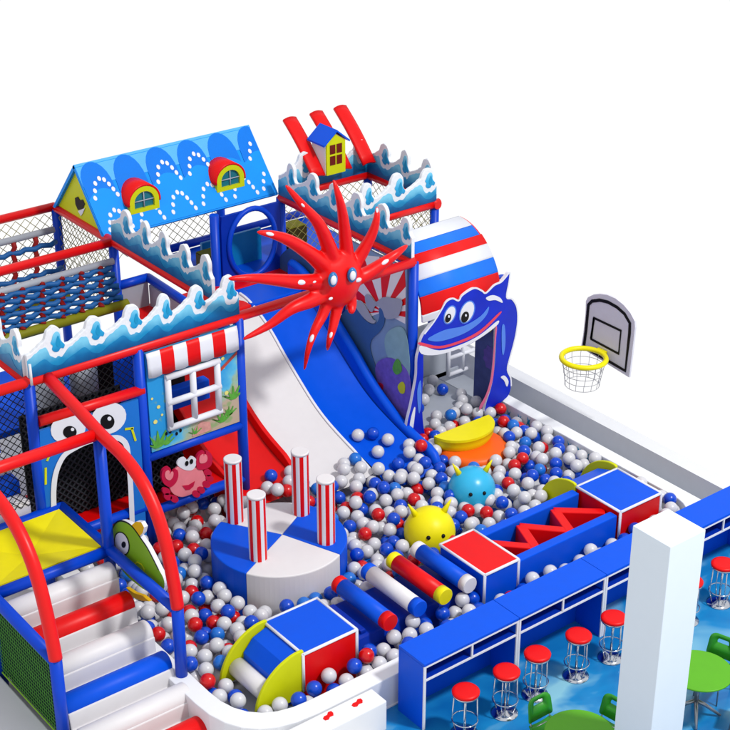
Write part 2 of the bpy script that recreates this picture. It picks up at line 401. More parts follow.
# ------------------------------------------------------------------ wave boards
def wave_board(P0, P1, n, hgt, back, label, flip=False):
    """P0->P1 along the pipe (left to right as seen); back = vector away from the viewer"""
    P0, P1, back = Vector(P0), Vector(P1), Vector(back)
    L = (P1-P0).length; dx = (P1-P0).normalized(); up = Vector((0, 0, 1)); w = L/n
    t = thing('wave_board', label, 'wave board', tuple(P0), 'wave shaped boards on the red pipes')
    # one wave (x 0..1, y 0..1): long slanting rise, round crest with a curl, short drop on its right
    U = [(0, .66), (.12, .68), (.27, .73), (.40, .79), (.47, .82), (.50, .88), (.55, .95), (.63, .99), (.73, 1.0), (.82, .97), (.885, .90), (.90, .82), (.89, .75), (.93, .69)]
    I = [(0, .50), (.10, .54), (.22, .60), (.36, .66), (.47, .67), (.53, .58), (.56, .48), (.62, .41), (.70, .385), (.76, .41), (.84, .38), (.92, .42)]
    K = [(.70, .50), (.655, .56), (.675, .62), (.64, .68), (.67, .74), (.70, .82), (.76, .865), (.81, .84), (.83, .77), (.83, .70), (.86, .64), (.90, .58), (.87, .52), (.82, .54), (.77, .49)]
    K2 = [(.76, .56), (.73, .62), (.745, .70), (.78, .76), (.80, .70), (.81, .63), (.80, .57)]
    U = [(x, 1-(1-y)*1.38) for x, y in U]; I = [(x, y-.09) for x, y in I]
    K = [(.775+(a-.77)*1.30, .65+(b-.68)*1.20) for a, b in K]; K2 = [(.785+(a-.77)*1.3, .65+(b-.66)*1.3) for a, b in K2]
    rr = random.Random(int(P0.x*31+P0.y*17+n))
    ws = [1+rr.uniform(-.13, .13) for _ in range(n)]; tw = sum(ws); ws = [q*n/tw for q in ws]; cum = [sum(ws[:i]) for i in range(n+1)]
    hs = [1+rr.uniform(-.12, .10) for _ in range(n)]
    def pt(x, y, off=0):
        if flip: x = n-x
        return P0+dx*(x*w)+up*(y*hgt) - back.normalized()*off
    def hy(i, y): return .50+(y-.50)*hs[i] if y > .50 else y
    U2 = crv2([(cum[i]+x*ws[i], hy(i, y)+rr.uniform(-.008, .008)) for i in range(n) for x, y in U]+[(n, .53)], 3)
    U2 = [(x, y+.006*math.sin(x*31+y*23)) for x, y in U2]
    out = [pt(0, 0)]+[pt(x, y) for x, y in U2]+[pt(n, 0)]
    mb = MB(); mb.prism(out, back, FOAM); mb.build('foam_edge', t, bevel=.012)
    I2 = crv2([(cum[i]+x*ws[i], y+rr.uniform(-.015, .015)) for i in range(n) for x, y in I]+[(n, .41)], 4)
    I2 = [(x, y+.008*math.sin(x*40)) for x, y in I2]
    mb = MB(); mb.prism([pt(0, .012, .005)]+[pt(x, y, .005) for x, y in I2]+[pt(n, .012, .005)], back.normalized()*.004, WAVG)
    L2 = crv2([(cum[i]+x*ws[i], y) for i in range(n) for x, y in ((0, .20), (.2, .27), (.42, .34), (.6, .17), (.8, .11))]+[(n, .20)], 5)
    mb.prism([pt(0, .012, .009)]+[pt(x, y, .009) for x, y in L2]+[pt(n, .012, .009)], back.normalized()*.003, WAVD)
    mb.build('blue_print', t)
    for i in range(n):
        mb = MB(); mb.prism([pt(cum[i]+x*ws[i], hy(i, y), .006) for x, y in crv2(K, 3, True)], back.normalized()*.005, WAVP)
        mb.prism([pt(cum[i]+x*ws[i], hy(i, y), .010) for x, y in crv2(K2, 3, True)], back.normalized()*.003, WAVM)
        mb.build('curl_print', t)
    return t
def wave_grad(name, stops):
    m = bpy.data.materials.new(name); m.use_nodes = True; t = m.node_tree; b = t.nodes['Principled BSDF']
    tcn = t.nodes.new('ShaderNodeTexCoord'); sp = t.nodes.new('ShaderNodeSeparateXYZ'); t.links.new(tcn.outputs['Object'], sp.inputs[0])
    nz = t.nodes.new('ShaderNodeTexNoise'); nz.inputs['Scale'].default_value = 5; t.links.new(tcn.outputs['Object'], nz.inputs['Vector'])
    a = t.nodes.new('ShaderNodeMath'); a.operation = 'MULTIPLY_ADD'; a.inputs[1].default_value = .16; t.links.new(nz.outputs[0], a.inputs[0]); t.links.new(sp.outputs['Z'], a.inputs[2])
    r = t.nodes.new('ShaderNodeValToRGB'); t.links.new(a.outputs[0], r.inputs[0]); e = r.color_ramp.elements
    for k, (p, c) in enumerate(stops):
        q = e[k] if k < 2 else e.new(p)
        q.position = p; q.color = (*[lin(v) for v in c], 1)
    t.links.new(r.outputs[0], b.inputs['Base Color']); b.inputs['Roughness'].default_value = .45; b.inputs['Specular IOR Level'].default_value = .25
    return m
WAVG = wave_grad('wave_print', [(.06, (8, 84, 140)), (.42, (120, 196, 224)), (.24, (24, 134, 184))])
WAVD = wave_grad('wave_deep_print', [(.06, (4, 62, 116)), (.34, (34, 140, 190)), (.2, (10, 100, 156))])
WAVP = wave_grad('wave_pocket_print', [(.30, (12, 108, 168)), (.72, (130, 204, 230)), (.5, (36, 156, 206))])
WZ = H+.06
wave_board((-2.5, FY-.04, WZ), (1.0, FY-.04, WZ), 6, .68, (0, .07, 0), 'longest wave board, on the front red pipe above the blue monster face and window')
wave_board((-2.54, 7.6, WZ), (-2.54, FY+.05, WZ), 3, .68, (.07, 0, 0), 'wave board cut by the left picture edge, meeting the front board at the corner')
wave_board((.96, 9.40, WZ), (.96, FY+.65, WZ), 5, .66, (.07, 0, 0), 'wave board sloping down from the blue house roof along the middle side pipe')
wave_board((4.41, 9.45, WZ), (4.41, FY+.02, WZ), 6, .70, (.07, 0, 0), 'wave board behind the red octopus, running down to the striped hood')
wave_board((4.50, 7.46, WZ), (6.45, 7.46, WZ), 3, .68, (0, .07, 0), 'wave board above the striped hood on the right tower')
wave_board((4.50, 9.42, WZ), (6.45, 9.42, WZ), 3, .70, (0, .07, 0), 'rear wave board below the small blue roofed house')
wave_board((6.42, 9.40, WZ), (6.42, 7.52, WZ), 3, .70, (.07, 0, 0), 'wave board on the far side of the right tower, falling from the highest crest')
mb = MB(); mb.tube([(-2.5, FY-.12, H), (-2.5, FY-.12, H+.32)], .02, WPAINT); mb.build('corner_trim', fr)

# ------------------------------------------------------------------ house roof
hr = thing('house_roof', 'blue gabled play house roof with white dots and yellow gable end', 'roof', (1, 9.6, H))
ry0, ry1, ry2, ze, zr = 9.62, 10.52, 11.5, 3.68, 4.76
mb = MB()
for (ya, yb) in ((ry0, ry1), (ry2, ry1)):
    nrm = Vector((0, -(zr-ze)*(1 if ya < yb else -1), abs(yb-ya))).normalized()
    if nrm.z < 0: nrm = -nrm
    mb.prism([(.93, ya, ze), (4.52, ya, ze), (4.52, yb, zr), (.93, yb, zr)], -nrm*.06, SKYB)
mb.build('roof_slope', hr)
nF = Vector((0, -(zr-ze), ry1-ry0)).normalized(); RP = ((1, ry0, ze), tuple(nF)); RP2 = lambda k: (tuple(Vector((1, ry0, ze))+nF*k), tuple(nF))
def rp(x, s, k=.004):  # s: 0 eave .. 1 ridge
    return Vector((x, ry0+(ry1-ry0)*s, ze+(zr-ze)*s)) + nF*k
# pale ridge band with pointed darker arches
mb = MB()
band = [rp(.94, .999)]
mb.prism([rp(.94, .70), rp(4.51, .70), rp(4.51, .998), rp(.94, .998)], nF*.003, SKYL)
for i in range(6):
    cx = 1.16+i*.64
    pts = []
    for t in range(13):
        a = math.pi*t/12; x = cx+.29*math.cos(a)+.05; s = .60+.39*math.sin(a)**.8
        pts.append((min(4.505, max(.945, x)), s))
    pts = [(min(4.505, cx+.33), .40)] + pts + [(max(.945, cx-.25), .40)]
    mb.prism([rp(x, s, .0075+i*.0004) for x, s in pts], nF*.003, SKYD)
mb.prism([rp(.94, .02, .010), rp(4.51, .02, .010)] + [rp(4.51-3.57*j/24, .52+.16*abs(math.sin(j*.85)), .010) for j in range(25)][:0] + [rp(4.51-3.57*j/60, .50+.13*abs(math.sin(math.pi*((4.51-3.57*j/60)-1.16)/.64+1.2)), .010) for j in range(61)], nF*.003, SKYB)
mb.build('arch_print', hr)
mb = MB()
T = [(-12, 72), (-13, 45), (-12, 18), (2, 0), (20, 4), (38, 20), (54, 38), (70, 57)]
for (px, py) in ((30, 215), (260, 155), (375, 125), (595, 70), (85, 330), (200, 300), (315, 265), (425, 235), (540, 208), (645, 180)):
    for a, b in T:
        u = 90+(px+a)/3.65; v = 120+(py+b)/3.65
        p = at(u, v, pl=RP)
        if not (.97 < p.x < 4.48 and ry0+.03 < p.y < ry1-.02): continue
        c = Vector(p)+nF*.0145; ax = Vector((1, 0, 0)); ay = nF.cross(ax)
        mb.prism([c+ax*.034*math.cos(2*math.pi*k/10)+ay*.046*math.sin(2*math.pi*k/10) for k in range(10)], nF*.004, TRIM)
mb.build('white_dot_print', hr)
for x, nm in ((.99, 'gable'), (4.40, 'gable')):
    mb = MB(); mb.prism([(x, ry0+.06, ze+.0), (x, ry2-.06, ze+.0), (x, ry1, zr-.08)], (.05, 0, 0), YELD); g = mb.build(nm, hr)
    if x < 2:
        mb = MB()
        hp = [at(*q, x=.985) for q in ((75, 198), (78, 196.5), (80, 200), (83, 199.5), (85, 204), (83, 209), (78, 210), (75.5, 204))]
        mb.prism(hp, (-.004, 0, 0), BLACK)  # black plate on the gable, painted in as the dark of a hole
        mb.prism([at(*q, x=.98) for q in ((78, 211), (85, 208), (83, 213), (81, 216))], (-.004, 0, 0), TRIM); mb.build('painted_heart_hole', hr)
# dormers
def dormer(x, label):
    t = thing('dormer_window', label, 'dormer', tuple(rp(x, .28)), 'red topped dormers on the blue roof')
    c = rp(x, .22); yf = c.y-.02; zb = c.z; w = .29; hs = .18; r = w
    arch = [(x-w, zb), (x+w, zb)] + [(x+w*math.cos(a), zb+hs+r*.95*math.sin(a)) for a in [math.pi*i/14 for i in range(15)]]
    mb = MB(); mb.prism([(a, yf+.06, b) for a, b in arch], (0, .50, 0), YELD); mb.build('side_wall', t)
    # frame ring
    inn = [(x-w*.68, zb+.07), (x+w*.68, zb+.07)] + [(x+w*.68*math.cos(a), zb+hs+r*.64*math.sin(a)) for a in [math.pi*i/14 for i in range(15)]]
    mb = MB(); n = len(arch)
    for i in range(n):
        j = (i+1) % n; a, b, c2, d = arch[i], arch[j], inn[j], inn[i]
        mb.prism([(a[0], yf, a[1]), (b[0], yf, b[1]), (c2[0], yf, c2[1]), (d[0], yf, d[1])], (0, .06, 0), YELD)
    mb.build('frame', t)
    mb = MB(); mb.prism([(a, yf+.045, b) for a, b in inn], (0, .01, 0), TEAL); pn = mb.build('pane', t)
    mb = MB(); mb.tube([(x, yf+.02, zb+.07), (x, yf+.02, zb+hs+r*.62)], .011, GREYW, n=6); mb.tube([(x-w*.66, yf+.02, zb+hs+.02), (x+w*.66, yf+.02, zb+hs+.02)], .011, GREYW, n=6)
    mb.build('muntin', t)
    rows = []
    for i in range(17):
        a = math.pi*(-.04+1.08*i/16); xx = x+(w+.035)*math.cos(a); z2 = zb+hs+(r+.04)*.95*math.sin(a)
        rows.append([Vector((xx, yf-.0, z2)), Vector((xx, yf+.56, z2))])
    mb = MB(); mb.sheet(rows, RED); mb.build('barrel_roof', t, solid=.035)
dormer(1.85, 'red barrel topped dormer with yellow arch frame, nearer the yellow gable')
dormer(3.62, 'red barrel topped dormer with yellow arch frame, nearer the right tower')
# ring tunnel panel
rg = thing('ring_panel', 'deep blue panel with large oval crawl hole under the house roof', 'panel', (3.7, 9.45, 2.3))
mb = MB(); x0, x1, z0, z1 = 3.10, 4.37, 2.3, 3.64
cx_, cz_, rx_, rz_ = 3.74, 3.02, .50, .64
n = 32
for i in range(n):
    a, b = 2*math.pi*i/n, 2*math.pi*(i+1)/n
    def sq(t):
        c, s_ = math.cos(t), math.sin(t); k = min((x1-cx_ if c > 0 else cx_-x0)/max(abs(c), 1e-6), (z1-cz_ if s_ > 0 else cz_-z0)/max(abs(s_), 1e-6)); return (cx_+c*k, cz_+s_*k)
    A, B = sq(a), sq(b)
    mb.prism([(cx_+rx_*math.cos(a), 9.36, cz_+rz_*math.sin(a)), (cx_+rx_*math.cos(b), 9.36, cz_+rz_*math.sin(b)), (B[0], 9.36, B[1]), (A[0], 9.36, A[1])], (0, .06, 0), DBLUE)
mb.build('board', rg)
mb = MB(); mb.tube([(cx_+rx_*math.cos(2*math.pi*i/40), 9.34, cz_+rz_*math.sin(2*math.pi*i/40)) for i in range(40)], .05, BPIPE, n=10, closed=True); mb.build('oval_ring', rg)
mb = MB(); mb.box((3.2, 10.2, 2.22), (4.5, 10.26, 2.85), mat('teal_blue_vinyl', (10, 120, 180), .4, .25)); tag(mb.build('padded_screen'), 'low teal padded screen seen through the oval crawl hole', 'screen')
mb = MB(); mb.box((2.92, 9.62, 2.22), (3.28, 9.98, 2.82), BROWN); mb.box((2.93, 9.63, 2.82), (3.27, 9.97, 2.84), mat('olive_top_foam', (112, 112, 14), .6, .15)); tag(mb.build('foam_block', bevel=.02), 'dark brown foam block left of the oval crawl hole', 'foam block', 'dark foam blocks')
mb = MB(); mb.box((4.75, 9.62, 2.22), (5.15, 9.98, 2.92), BROWN); mb.box((4.76, 9.63, 2.92), (5.14, 9.97, 2.94), MATS['olive_top_foam']); tag(mb.build('foam_block', bevel=.02), 'dark brown foam block right of the oval crawl hole, behind the octopus arms', 'foam block', 'dark foam blocks')

# ------------------------------------------------------------------ right tower top: slats and small house
for i, (xb, lab) in enumerate(((4.95, 'red slanting roof slat left of the small blue roofed house'), (5.55, 'red slanting roof slat mostly hidden behind the small house'), (6.10, 'red slanting roof slat right of the small house'))):
    mb = MB(); rows = []
    pts = []
    for k in range(9):
        s = k/8; pts.append((10.05-.9*s, 4.86-.86*s+.05*math.sin(math.pi*s)))
    for y, z in pts:
        rows.append([Vector((xb+.27*j/6, y, z+.03*math.sin(math.pi*j/6))) for j in range(7)])
    mb.sheet(rows, RED); tag(mb.build('roof_slat', solid=.05), lab, 'roof slat', 'red slanting slats on the tower')
mh = thing('small_house', 'small white play house with blue gabled roof and yellow window front', 'play house', (5.3, 9.1, 4.2))
hx0, hx1, hy0, hy1, hz0, hz1 = 5.22, 5.66, 9.12, 9.52, 4.02, 4.62
mb = MB(); mb.prism([(hx0, hy0, hz0), (hx1, hy0, hz0), (hx1, hy0, hz1), ((hx0+hx1)/2, hy0, hz1+.16), (hx0, hy0, hz1)], (0, hy1-hy0, 0), WPAINT); mb.build('wall', mh)
mb = MB()
mb.prism([(hx0+.01, hy0-.004, hz0), (hx1-.01, hy0-.004, hz0), (hx1-.01, hy0-.004, hz1), ((hx0+hx1)/2, hy0-.004, hz1+.14), (hx0+.01, hy0-.004, hz1)], (0, -.03, 0), YELD); fr2 = mb.build('front', mh)
mb = MB()
for a in (0, 1):
    for b in (0, 1):
        xx = hx0+.08+a*.15; zz = hz0+.18+b*.21; mb.box((xx, hy0-.042, zz), (xx+.12, hy0-.036, zz+.17), mat('dark_red_pane', (100, 24, 12), .3, .3))
mb.build('pane', mh)
mb = MB(); xm = (hx0+hx1)/2; yy0, yy1 = hy0-.07, hy1+.05
for sgn in (-1, 1):
    e = Vector((xm+sgn*.29, yy0, hz1-.04)); rdg = Vector((xm, yy0, hz1+.20))
    mb.prism([e, rdg, rdg+Vector((0, yy1-yy0, 0)), e+Vector((0, yy1-yy0, 0))], (0, 0, .035), BLUE)
mb.build('roof', mh)

# ------------------------------------------------------------------ facade panels
# monster face
mf = thing('monster_face_panel', 'blue monster face doorway board with big white eyes and open black mouth', 'face panel', (-1.6, 5.6, .9))
def Z2(a, b): return (a/2.98, 320+b/2.98)
yF = 5.58
mouth_r = [(325, 352), (355, 352), (376, 372), (383, 420), (388, 480), (392, 560), (395, 640)]
mouth_l = [(165, 700), (160, 560), (160, 500), (168, 450), (190, 405), (225, 380), (270, 360), (325, 352)]
# board = left part + right part split at mouth top
mouth_l = crv2(mouth_l, 4); mouth_r = crv2(mouth_r, 4)
Lp = [(118, 320), (128, 740)] + [(165, 740)] + mouth_l[0:] + [(325, 300)]
Rp = [(325, 300), (325, 352)] + mouth_r[1:] + [(430, 640), (412, 218)]
mb = MB(); FB = mat('monster_blue_print', (26, 108, 196), .45, .2)
top = [(118, 332), (412, 236), (440, 680), (395, 690)] + mouth_r[::-1] + mouth_l[::-1] + [(168, 760), (136, 760)]
mb.prism([at(*Z2(*q), y=yF) for q in top], (0, .05, 0), FB); mb.build('board', mf)
path = [at(*Z2(*q), y=yF-.012) for q in ([(168, 740)] + mouth_l + mouth_r[1:])]
def ribbon(mb, path, w, m, nor=(0, -1, 0), off=0, w1=None):
    nor = Vector(nor)
    n = len(path)
    for i in range(n-1):
        a, b = Vector(path[i]), Vector(path[i+1]); d = (b-a).normalized(); s_ = d.cross(nor).normalized()
        def sd(k):
            dd = (Vector(path[min(k+1, n-1)])-Vector(path[max(k-1, 0)])).normalized(); return dd.cross(nor).normalized()
        wa = w if w1 is None else w+(w1-w)*i/(n-1); wb = w if w1 is None else w+(w1-w)*(i+1)/(n-1)
        sa, sb = sd(i), sd(i+1)
        mb.prism([a-sa*wa/2+nor*off, a+sa*wa/2+nor*off, b+sb*wb/2+nor*off, b-sb*wb/2+nor*off], nor*.006, m)
mb = MB(); ribbon(mb, path, .085, TRIM); mb.build('mouth_outline', mf)
mb = MB(); mb.prism(ell(Z2(203, 322), 18, 15, y=yF-.006, rot=-.4), (0, -.006, 0), TRIM); mb.prism(ell(Z2(208, 334), 6.8, 6.2, y=yF-.014), (0, -.004, 0), BLACK); mb.prism(ell(Z2(216, 326), 1.7, 1.7, y=yF-.02), (0, -.002, 0), TRIM); mb.build('eye', mf)
mb = MB(); mb.prism(ell(Z2(323, 293), 18.5, 15, y=yF-.006, rot=-.5), (0, -.006, 0), TRIM); mb.prism(ell(Z2(320, 303), 7, 7.4, y=yF-.014), (0, -.004, 0), BLACK); mb.prism(ell(Z2(326, 294), 2, 2, y=yF-.02), (0, -.002, 0), TRIM); mb.build('eye', mf)
mb = MB()
for pts in (((372, 325), (398, 322)), ((392, 322), (404, 360)), ((136, 440), (136, 490)), ((150, 395), (140, 420))):
    ribbon(mb, [at(*Z2(*q), y=yF-.007) for q in pts], .035, YELD)
mb.build('yellow_mark', mf)

# sea bed window panel
wp = thing('window_panel', 'undersea printed board with white four pane window and striped awning', 'window panel', (0, 5.6, 1.9))
x0, x1, z0, z1 = -.66, .92, 1.92, 3.58; wx0, wx1, wz0, wz1 = -.33, .54, 2.25, 3.10
mb = MB()
for a, b in (((x0, z0), (x1, wz0)), ((x0, wz1), (x1, z1)), ((x0, wz0), (wx0, wz1)), ((wx1, wz0), (x1, wz1))):
    mb.box((a[0], 5.60, a[1]), (b[0], 5.64, b[1]), SEA)
mb.build('printed_board', wp)
mb = MB(); r = .05
xm, zm = (wx0+wx1)/2, (wz0+wz1)/2
mb.tube([(wx0, 5.57, wz0), (wx0, 5.57, wz1)], r, TRIM); mb.tube([(wx1, 5.57, wz0), (wx1, 5.57, wz1)], r, TRIM)
for z in (wz0, zm, wz1): mb.tube([(wx0-.04, 5.565, z), (wx1+.04, 5.565, z)], r, TRIM)
mb.tube([(xm, 5.57, wz0), (xm, 5.57, wz1)], r, TRIM); mb.build('window_frame', wp)
mb = MB(); ns = 7
for i in range(ns):
    a = x0+(x1-x0)*i/ns; b = x0+(x1-x0)*(i+1)/ns
    pr = [(5.59, 3.58), (5.565, 3.50), (5.555, 3.36), (5.55, 3.20)]
    m = RED if i % 2 else TRIM
    rows = [[Vector((a+(b-a)*j/4, y, z-(.02*math.sin(math.pi*j/4)*(k == 3)))) for j in range(5)] for k, (y, z) in enumerate(pr)]
    mb.sheet(rows, m, smooth=True)
mb.build('awning', wp, solid=.02)
mb = MB(); GW = mat('weed_green_print', (88, 160, 60), .5, .2, var=.2, scale=14); YW = mat('pale_yellow_print', (216, 208, 120), .5, .2)
def plant(cx, cz, s, m, k=5):
    for i in range(k):
        a = -1.0+2.0*i/(k-1); tip = (cx+s*math.sin(a), cz+s*math.cos(a)); w = s*.18
        mb.prism([(cx-w, 5.594, cz), (cx+w, 5.594, cz), (tip[0]+w*.3, 5.594, tip[1]-s*.1), (tip[0], 5.594, tip[1])], (0, -.003-.0008*i, 0), m)
plant(-.55, 1.97, .30, GW); plant(-.40, 1.97, .16, GW); plant(.60, 2.02, .22, GW); plant(.82, 2.35, .24, GW); plant(.10, 1.98, .14, GW, 4); plant(.73, 2.1, .16, GW)
for c, r in (((-.50, 2.65), .03), ((-.57, 2.42), .035), ((-.60, 2.82), .02), ((.66, 3.1), .03), ((.66, 2.95), .03), ((.70, 2.5), .035), ((-.45, 2.5), .02)):
    mb.prism([(c[0]+r*math.cos(2*math.pi*i/12), 5.594, c[1]+r*math.sin(2*math.pi*i/12)) for i in range(12)], (0, -.004, 0), YW)
for c in ((-.40, 2.16), (-.33, 2.17), (-.22, 2.10), (-.15, 2.13)):
    mb.prism([(c[0]+.022*math.cos(2*math.pi*i/12), 5.592, c[1]+.03*math.sin(2*math.pi*i/12)) for i in range(12)], (0, -.005, 0), BLACK)
mb.prism([(.60, 5.592, 2.95), (.92, 5.592, 3.15), (.92, 5.592, 3.10), (.62, 5.592, 2.90)], (0, -.004, 0), mat('coral_red_print', (170, 70, 60), .5, .2))
mb.prism([(.05, 5.5935, 1.95), (.4, 5.5935, 1.95), (.38, 5.5935, 2.10), (.22, 5.5935, 2.16), (.1, 5.5935, 2.08)], (0, -.003, 0), mat('soft_coral_print', (206, 148, 140), .5, .2, var=.2, scale=10))
mb.build('sea_life_print', wp)
# interior things seen through the panes and below
mb = MB(); mb.box((-.05, 6.6, 2.5), (.9, 6.7, 3.3), RED); mb.box((-.62, 6.62, 2.0), (-.1, 6.72, 3.3), BLUE); mb.box((-.05, 6.4, 2.0), (.9, 6.58, 2.35), BLUE)
tag(mb.build('padded_wall', bevel=.02), 'red and blue padded wall seen through the four pane window', 'padded wall')

# crab
cb = thing('crab_board', 'pink crab cut out with magenta claws and open smile on the lower rail', 'crab board', (0, 5.57, .95))
def Z1(a, b): return (130+a/5.21, 420+b/5.21)
yc = 5.55
mb = MB(); n = 26
body = [(222, 300), (236, 262), (262, 240), (300, 262), (345, 250), (362, 240), (385, 275), (396, 310), (380, 350), (340, 378), (300, 396), (262, 402), (225, 385), (208, 350)]
mb.prism([at(*Z1(*q), y=yc) for q in crv2(body, 4, True)], (0, .05, 0), PINK); mb.build('body', cb, bevel=.01)
for cl in ([(212, 350), (180, 335), (165, 300), (172, 262), (200, 245), (214, 262), (212, 288), (232, 262), (248, 262), (252, 292), (240, 326)],
           [(352, 255), (345, 215), (356, 180), (385, 162), (392, 190), (398, 165), (420, 172), (430, 205), (420, 240), (385, 258)]):
    mb = MB(); mb.prism([at(*Z1(*q), y=yc-.012) for q in crv2(cl, 4, True)], (0, .05, 0), MAG)
    c = (sum(q[0] for q in cl)/len(cl), sum(q[1] for q in cl)/len(cl))
    mb.prism([at(*Z1(c[0]+(q[0]-c[0])*.5-6, c[1]+(q[1]-c[1])*.5-6), y=yc-.016) for q in crv2(cl, 4, True)], (0, -.004, 0), PINK); mb.build('claw', cb)
for (a, b) in ((190, 372), (198, 400), (232, 412), (405, 275), (415, 305), (398, 335), (370, 365), (345, 385)):
    mb = MB(); mb.prism(ell(Z1(a, b), 4.3, 3.4, y=yc-.004, n=14, rot=.5), (0, .04, 0), MAG); mb.build('leg', cb)
mb = MB(); mb.prism([at(*Z1(*q), y=yc-.006) for q in crv2([(246, 232), (258, 205), (285, 195), (300, 212), (322, 190), (345, 205), (342, 240), (320, 262), (280, 258)], 4, True)], (0, .03, 0), TRIM); mb.build('eye_white', cb)
for c in ((296, 226), (320, 216)):
    mb = MB(); mb.prism(ell(Z1(*c), 1.7, 2.6, y=yc-.012, n=12, rot=.2), (0, -.004, 0), BLACK); mb.build('pupil', cb)
mb = MB(); mb.prism([at(*Z1(*q), y=yc-.004) for q in ((272, 342), (305, 338), (338, 318), (330, 345), (312, 362), (290, 365))], (0, -.005, 0), MAG); mb.build('mouth', cb)

# ------------------------------------------------------------------ slides
sl = thing('triple_slide', 'wide three lane slide in red, white and blue dropping into the balls', 'slide', (2.8, 7, 0))
prof = crv2([(8.8, 2.31), (8.5, 2.27), (8.07, 2.08), (7.75, 1.87), (7.44, 1.62), (7.0, 1.30), (6.63, 1.05), (6.3, .88), (5.97, .76), (5.6, .65), (5.3, .57), (5.0, .50), (4.75, .40), (4.6, .30)], 3)
def lane(x0, x1, m, name, y_end):
    pts = [p for p in prof if p[0] >= y_end-.01]
    mb = MB(); rows = []
    for y, z in pts:
        rows.append([Vector((x0+(x1-x0)*j/8, y, z+.07*(abs(j-4)/4)**3)) for j in range(9)])
    mb.sheet(rows, m)
    mb.add([Vector((x0, y, z)) for y, z in pts]+[Vector((x0, y, 0.02)) for y, z in pts], [(i, i+1, len(pts)+i+1, len(pts)+i) for i in range(len(pts)-1)], m)
    return mb.build(name, sl)
lane(.78, 1.80, RED, 'red_lane', 5.15); lane(1.90, 3.04, WHITE, 'white_lane', 4.85); lane(3.10, 4.10, BLUE, 'blue_lane', 4.6)
def border(x, w, hgt, m, name, y_end=4.9):
    mb = MB(); pts = [p for p in prof if p[0] >= y_end-.01]; up = [(y, z+hgt*min(1, .3+(y-y_end)*1.2)) for y, z in pts]
    outl = up + [(y, z-.05) for y, z in pts[::-1]]
    mb.prism([(x-w/2, y, z) for y, z in outl], (w, 0, 0), m); mb.build(name, sl, bevel=.012)
border(3.07, .05, .10, TRIM, 'divider'); border(1.85, .08, .26, RED, 'divider', 5.15); border(.74, .07, .22, RED, 'side_border', 5.15)
mb = MB(); e = [(y, z+.15+.25*min(1, max(0, (y-5.7)/1.2))) for y, z in prof if y > 5.05]+[(4.9, .65), (4.75, .58), (4.66, .44), (4.64, .30)]
mb.tube([(4.20, y, z-.04) for y, z in e], .085, BLUE, n=14)
mb.prism([(4.12, y, z-.04) for y, z in e]+[(4.12, 4.66, .1), (4.12, 8.8, .1)], (.075, 0, 0), BLUE); mb.build('side_border', sl)
mb = MB(); mb.prism([(4.20, y, z) for y, z in e]+[(4.20, 4.66, .02), (4.20, 8.8, .02)], (.06, 0, 0), DBLUE); mb.build('side_skirt', sl)

# ------------------------------------------------------------------ octopus
oc = thing('octopus', 'big red octopus with blue ringed eyes hanging on the front pipe', 'octopus', (2.6, 5.2, 3.9))
yo = 5.22
def Z4(a, b): return (220+a/3.65, 180+b/3.65)
rx3 = Matrix.Rotation(math.radians(0), 3, 'X')
cen = at(337, 279, y=yo)
TENT = [[(415, 300), (395, 240), (360, 160), (302, 92), (243, 22)], [(466, 300), (457, 210), (447, 120), (432, 55), (415, 2)], [(486, 310), (520, 262), (556, 195), (572, 140), (573, 98)],
        [(480, 360), (530, 345), (600, 300), (645, 268), (682, 240)], [(385, 320), (330, 270), (255, 222), (195, 200), (138, 190)], [(395, 372), (290, 372), (200, 364), (110, 358), (33, 360)],
        [(395, 405), (330, 440), (260, 470), (180, 530), (88, 580)], [(400, 420), (375, 490), (345, 550), (322, 620), (308, 692)], [(435, 430), (422, 490), (410, 545), (398, 590), (392, 620)], [(470, 400), (480, 450), (480, 475), (480, 478), (481, 480)]]
def crv(pts, n=14):
    P_ = [pts[0]] + pts + [pts[-1]]; out = []
    for i in range(len(pts)-1):
        p0, p1, p2, p3 = P_[i:i+4]
        for k in range(n//(len(pts)-1)+1):
            t = k/(n//(len(pts)-1)+1)
            out.append(0.5*((2*p1)+(p2-p0)*t+(2*p0-5*p1+4*p2-p3)*t*t+(3*p1-p0-3*p2+p3)*t**3))
    return out+[pts[-1]]
mb = MB(); mb.ball(cen, .435, RPIPE, 28, 18, (1.0, .60, 1.10))
paths = []
for k, tp in enumerate(TENT):
    dep = [0, -.05, -.12, -.16, -.10]
    if k == 6: dep = [0, -.08, -.10, -.04, .0]
    p3 = crv([at(*Z4(*q), y=yo+d) for q, d in zip(tp, dep)], 16)
    n = len(p3); rr = [.116*(1-i/(n-1))**.8+.028 for i in range(n)]
    if k == 9: rr = [.09*(1-i/(n-1))+.02 for i in range(n)]
    if k in (1, 2): rr = [q*.85 for q in rr]
    if k in (7, 8): rr = [q*.74 for q in rr]
    mb.tube(p3, rr, RPIPE, n=14); mb.ball(p3[-1], rr[-1], RPIPE, 10, 6); paths.append((p3, rr))
ob = mb.build('body', oc)
rm = ob.modifiers.new('remesh', 'REMESH'); rm.mode = 'VOXEL'; rm.voxel_size = .022; rm.use_smooth_shade = True
sm = ob.modifiers.new('smooth', 'SMOOTH'); sm.iterations = 6; sm.factor = .6
for c, rt in (((409, 362), .1), ((479, 345), .1)):
    u, v = Z4(*c); e = MB(); p = at(u, v, y=yo-.26)
    e.ball(p+Vector((0, -.02, 0)), .105, mat('eye_blue_paint', (30, 110, 170), .3, .4), 16, 10, (.80, .55, 1.18)); ey = e.build('eye', oc)
    e = MB(); q = at(u+.8, v+.8, y=yo-.315); e.ball(q+Vector((0, -.02, 0)), .072, TRIM, 14, 8, (.78, .4, 1.1)); e.build('eyeball', ey)
